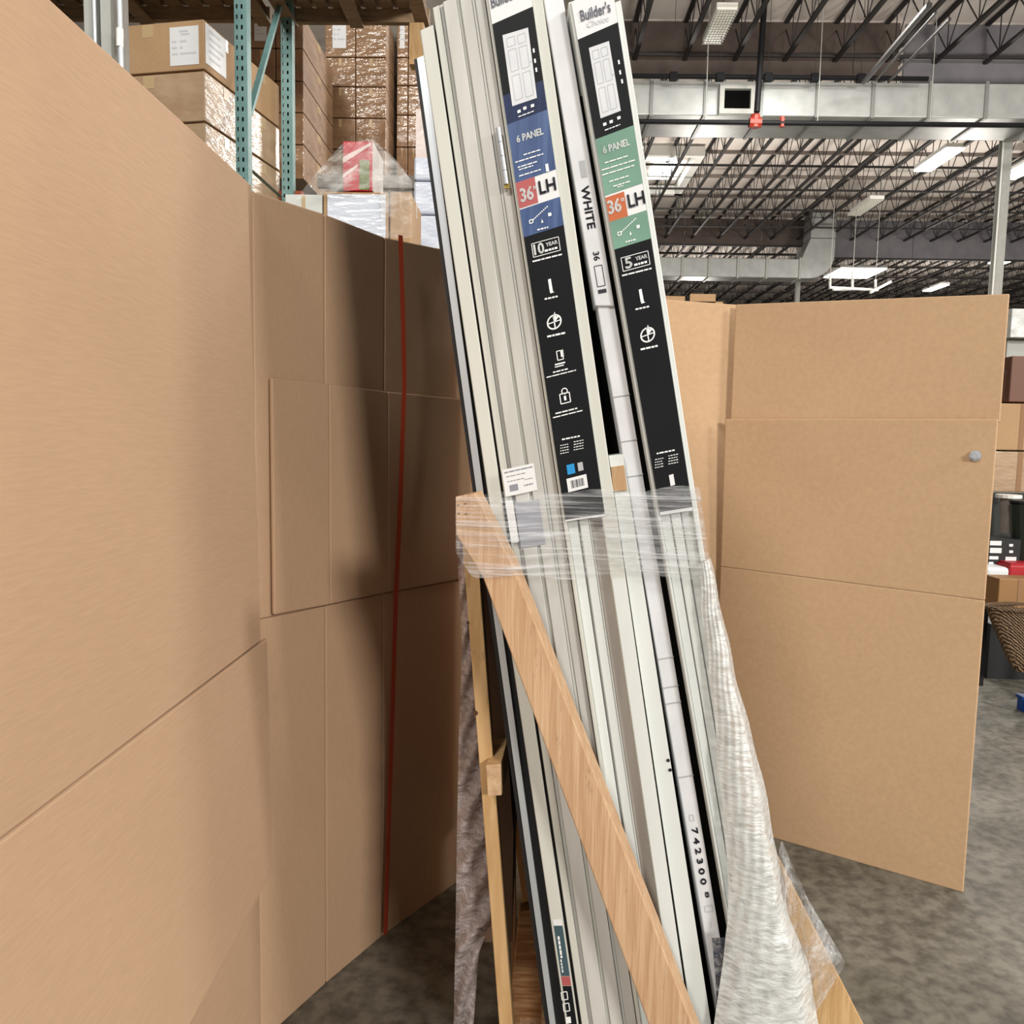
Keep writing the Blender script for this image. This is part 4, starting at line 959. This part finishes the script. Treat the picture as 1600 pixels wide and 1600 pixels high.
pallet('wooden pallet carrying the load under the film tent', xat(480, 390, Yt), xat(642, 390, Yt), Yt, Yt + 0.45, zpx(560, 390, Yt) - 0.17, 6)
tb0 = thing('wrapped_load', 'brown base load under the tent pallet, hidden behind the left cardboard wall', 'wrapped load', (xat(560, 390, Yt), Yt, 0))
ztp = zpx(560, 390, Yt) - 0.175
for k in range(4): MB().box(xat(482, 390, Yt), xat(640, 390, Yt), Yt + 0.01, Yt + 0.44, ztp * k / 4, ztp * (k + 1) / 4 - 0.004).build('load_layer', K_W, tb0)
# bluish white wrapped load left of the doors
YW = 5.3
wl = thing('wrapped_load', 'bluish white film wrapped load just left of the leaning doors', 'wrapped load', at(665, 400, YW))
BW = mat('bluish_wrap', (0.58, 0.63, 0.74), 0.3, noise=(4, (0.72, 0.75, 0.82), (1, 1, 2)), bump=(6, 0.7, (1, 1, 3)), coat=0.6)
for (y0, y1) in ((245, 282), (283, 335), (336, 392)):
    bevel(MB().box(xat(646, 330, YW), xat(740, 330, YW), YW, YW + 0.7, zpx(660, y1, YW) + 0.003, zpx(660, y0, YW)).build('wrapped_layer', BW, wl), 0.015)
MB().box(xat(647, 330, YW), xat(740, 330, YW), YW + 0.05, YW + 0.65, zpx(660, 245, YW), zpx(660, 165, YW)).build('pinkish_layer', mat('pinkish_wrap', (0.62, 0.50, 0.46), 0.35, noise=(5, (0.7, 0.62, 0.58)), coat=0.5, bump=(6, 0.6)), wl)
MB().box(xat(646, 330, YW), xat(740, 330, YW), YW, YW + 0.7, 0, zpx(660, 393, YW)).build('load_base', K_W, wl)
# supports below the rack loads (shelf beams)
for (nm, x0, x1, y, z) in (('shelf_beam', xr1 - 1.4, xr1 - 0.04, YR + 0.4, z_pal - 0.15), ('shelf_beam', xr2 + 0.05, xr2 + 2.6, 6.8, zpx(474, 280, 7.0) - 0.02), ('shelf_beam', xr2 + 0.05, xr2 + 2.6, 8.3, zpx(603, 290, 8.2) - 0.02)):
    MB().box(x0, x1, y, y + 0.05, z - 0.1, z).build(nm, BSTEEL, rack)

# ================================================================== RIGHT BACKGROUND CLUTTER
def rb_(name, lab_, cat, px0, px1, py0, py1, Y, dep, m, extra=None, group=None):
    t = thing(name, lab_, cat, at(px0, py1, Y), group)
    x0, x1 = xat(px0, (py0 + py1) / 2, Y), xat(px1, (py0 + py1) / 2, Y); z0, z1 = zpx(px0, py1, Y), zpx(px0, py0, Y)
    bevel(MB().box(x0, x1, Y, Y + dep, z0, z1).build('body', m, t), 0.006)
    MB().box(x0 + (x1 - x0) * 0.3, x0 + (x1 - x0) * 0.36, Y - 0.002, Y, z0 + 0.003, z1 - 0.003).build(extra or 'tape', K_EDGE if extra is None else m, t)
    return t
YK = 5.2
rb_('carton', 'upper brown carton of the stack at right picture edge, behind the bolt sheet', 'carton', 1556, 1680, 630, 703, YK, 0.5, K_C, group='cartons at the right edge')
rb_('carton', 'film wrapped lower carton of the stack at right picture edge', 'carton', 1550, 1680, 705, 768, YK, 0.5, K_W2, group='cartons at the right edge')
rb_('dark_carton', 'dark brown carton standing on the right edge stack', 'carton', 1579, 1680, 556, 628, YK + 0.05, 0.4, mat('dark_carton', (0.16, 0.075, 0.05), 0.6))
rb_('upright_board', 'thin dark board standing beside the dark carton at right edge', 'board', 1569, 1575, 578, 628, YK + 0.1, 0.05, mat('dark_carton', (0.16, 0.075, 0.05), 0.6), 'board_edge')
rb_('display_shelf', 'pale grey shelf unit far behind the dark carton at right edge', 'shelf', 1570, 1700, 530, 640, 7.5, 0.4, mat('pale_grey_board', (0.42, 0.42, 0.39), 0.6), 'shelf_stile')
rb_('film_roll_load', 'crumpled silvery white wrapped load high at right picture edge', 'wrapped load', 1580, 1720, 482, 527, 7.4, 0.5, mat('silvery_wrap', (0.6, 0.6, 0.58), 0.25, noise=(14, (0.9, 0.9, 0.88)), bump=(12, 1.0), coat=0.6), 'film_fold')
tb = thing('dark_cart', 'dark cart frame holding clutter right of the cardboard sheet', 'cart', at(1570, 1000, 4.6))
def bxp(name, px0, px1, py0, py1, Y, dep, m, parent):
    x0, x1 = xat(px0, (py0 + py1) / 2, Y), xat(px1, (py0 + py1) / 2, Y); z0, z1 = zpx(px0, py1, Y), zpx(px0, py0, Y)
    return MB().box(x0, x1, Y, Y + dep, z0, z1).build(name, m, parent)
bxp('back_board', 1546, 1690, 770, 852, 5.1, 0.05, mat('dark_goods', (0.02, 0.022, 0.02), 0.6), tb)
bxp('shelf', 1535, 1690, 930, 942, 4.6, 0.55, mat('dark_goods', (0.02, 0.022, 0.02), 0.6), tb)
bxp('leg', 1535, 1541, 942, 1072, 4.6, 0.05, BLACK, tb)
bxp('leg', 1680, 1690, 942, 1072, 4.6, 0.05, BLACK, tb)
bxp('shade_box', 1545, 1690, 975, 1062, 5.0, 0.1, BLACK, tb)  # black box paints the shade around and below the basket
# grey roll standing at the back
gr = at(1576, 832, 4.95); gt = at(1576, 778, 4.95)
g = thing('film_roll', 'grey plastic wrapped roll with pale rim among the clutter at right edge', 'roll', gr)
MB().bar(gr, gt, 0.045, 16).build('roll_body', mat('grey_plastic', (0.25, 0.23, 0.21), 0.5, noise=(8, (0.33, 0.30, 0.28))), g)
MB().bar(gt, gt + Vector((0, 0, 0.02)), 0.07, 16).build('roll_rim', LAMPEND, g)
bk2 = at(1603, 884, 4.8); bt2 = at(1601, 786, 4.8)
g = thing('dark_bin', 'rounded black-green bin at the right picture edge above the red pack', 'bin', bk2)
MB().bar(bk2, bt2, 0.075, 18).build('bin_body', mat('black_green', (0.018, 0.026, 0.02), 0.35), g)
MB().bar(bt2, bt2 + Vector((0, 0, 0.015)), 0.08, 18).build('bin_lid', BLACK, g)
# black and white striped pack
g = thing('printed_pack', 'black pack with white printed stripes lying at the right edge', 'pack', at(1545, 888, 4.75))
bxp('pack_body', 1546, 1594, 842, 888, 4.75, 0.2, BLACK, g)
for (y0, y1, x0, x1) in ((845, 852, 1547, 1565), (856, 864, 1547, 1565), (869, 874, 1546, 1560), (878, 886, 1545, 1552), (850, 854, 1577, 1583), (860, 864, 1577, 1583), (870, 877, 1571, 1588)):
    bxp('white_stripe', x0, x1, y0, y1, 4.745, 0.004, LWHITE, g)
g = thing('white_pack', 'white soft pack lying in front of the printed black pack', 'pack', at(1545, 932, 4.62))
bevel(bxp('pack_body', 1540, 1578, 886, 908, 4.62, 0.25, LWHITE, g), 0.02); bevel(bxp('pack_foot', 1541, 1562, 909, 929, 4.63, 0.22, mat('greyish_white', (0.5, 0.5, 0.48), 0.6), g), 0.01)
g = thing('red_pack', 'red pack on top of the small brown carton at right edge', 'pack', at(1580, 903, 4.6))
bevel(bxp('pack_body', 1577, 1640, 883, 902, 4.62, 0.2, mat('red_pack', (0.40, 0.012, 0.02), 0.5), g), 0.01); bxp('pack_fold', 1579, 1620, 880, 884, 4.64, 0.12, mat('red_pack', (0.40, 0.012, 0.02), 0.5), g)
g = rb_('small_carton', 'small brown carton with dark slot above the wicker basket', 'carton', 1560, 1660, 904, 950, 4.45, 0.14, mat('amber_carton', (0.30, 0.16, 0.06), 0.6))
# woven basket
WOV = mat('wicker', (0.14, 0.085, 0.045), 0.7)
def wicker():
    nt = WOV.node_tree; N = nt.nodes; L = nt.links; b = N['Principled BSDF']
    wv = N.new('ShaderNodeTexWave'); wv.inputs['Scale'].default_value = 55; wv.inputs['Distortion'].default_value = 4; wv.bands_direction = 'DIAGONAL'
    L.new(N['Texture Coordinate'].outputs['Object'], wv.inputs[0])
    r = N.new('ShaderNodeValToRGB'); r.color_ramp.elements[0].color = (0.05, 0.03, 0.015, 1); r.color_ramp.elements[1].color = (0.32, 0.20, 0.11, 1)
    L.new(wv.outputs[0], r.inputs[0]); L.new(r.outputs[0], b.inputs['Base Color'])
    bp = N.new('ShaderNodeBump'); bp.inputs['Strength'].default_value = 0.8; bp.inputs['Distance'].default_value = 0.01; L.new(wv.outputs[0], bp.inputs['Height']); L.new(bp.outputs[0], b.inputs['Normal'])
wicker()
bc = at(1632, 950, 4.35); rt_ = bc.x - at(1540, 950, 4.35).x; zt2_ = zpx(1540, 948, 4.35); zb2_ = zpx(1590, 1048, 4.35)
def bask(u, v):
    r = rt_ * (0.42 + 0.58 * v ** 0.85); an = 2 * math.pi * u; return (bc.x + r * math.cos(an), bc.y + 0.35 * r * math.sin(an), zb2_ + (zt2_ - zb2_) * v)
g = thing('wicker_basket', 'dark woven basket narrowing downwards at right edge under the small carton', 'basket', (bc.x, bc.y, zb2_))
grid('basket_wall', bask, 40, 14, WOV, g)
rim = MB()
for i in range(40):
    a = bask(i / 40, 1.0); b = bask((i + 1) / 40, 1.0); rim.bar(a, b, 0.012, 6, cap=False)
rim.build('basket_rim', WOV, g)
MB().bar((bc.x, bc.y, 0.0), (bc.x, bc.y, zb2_), rt_ * 0.14, 12).build('basket_stand', BLACK, g)
g = thing('blue_crate', 'blue plastic crate corner on the floor at right picture edge', 'crate', ground(1600, 1108))
bx = ground(1597, 1112)
BLU = mat('blue_plastic', (0.01, 0.07, 0.32), 0.4)
MB().box(bx.x, bx.x + 0.4, bx.y, bx.y + 0.05, 0, 0.08).build('crate_body', BLU, g)
MB().box(bx.x - 0.008, bx.x + 0.41, bx.y - 0.008, bx.y + 0.058, 0.068, 0.085).build('crate_rim', BLU, g)
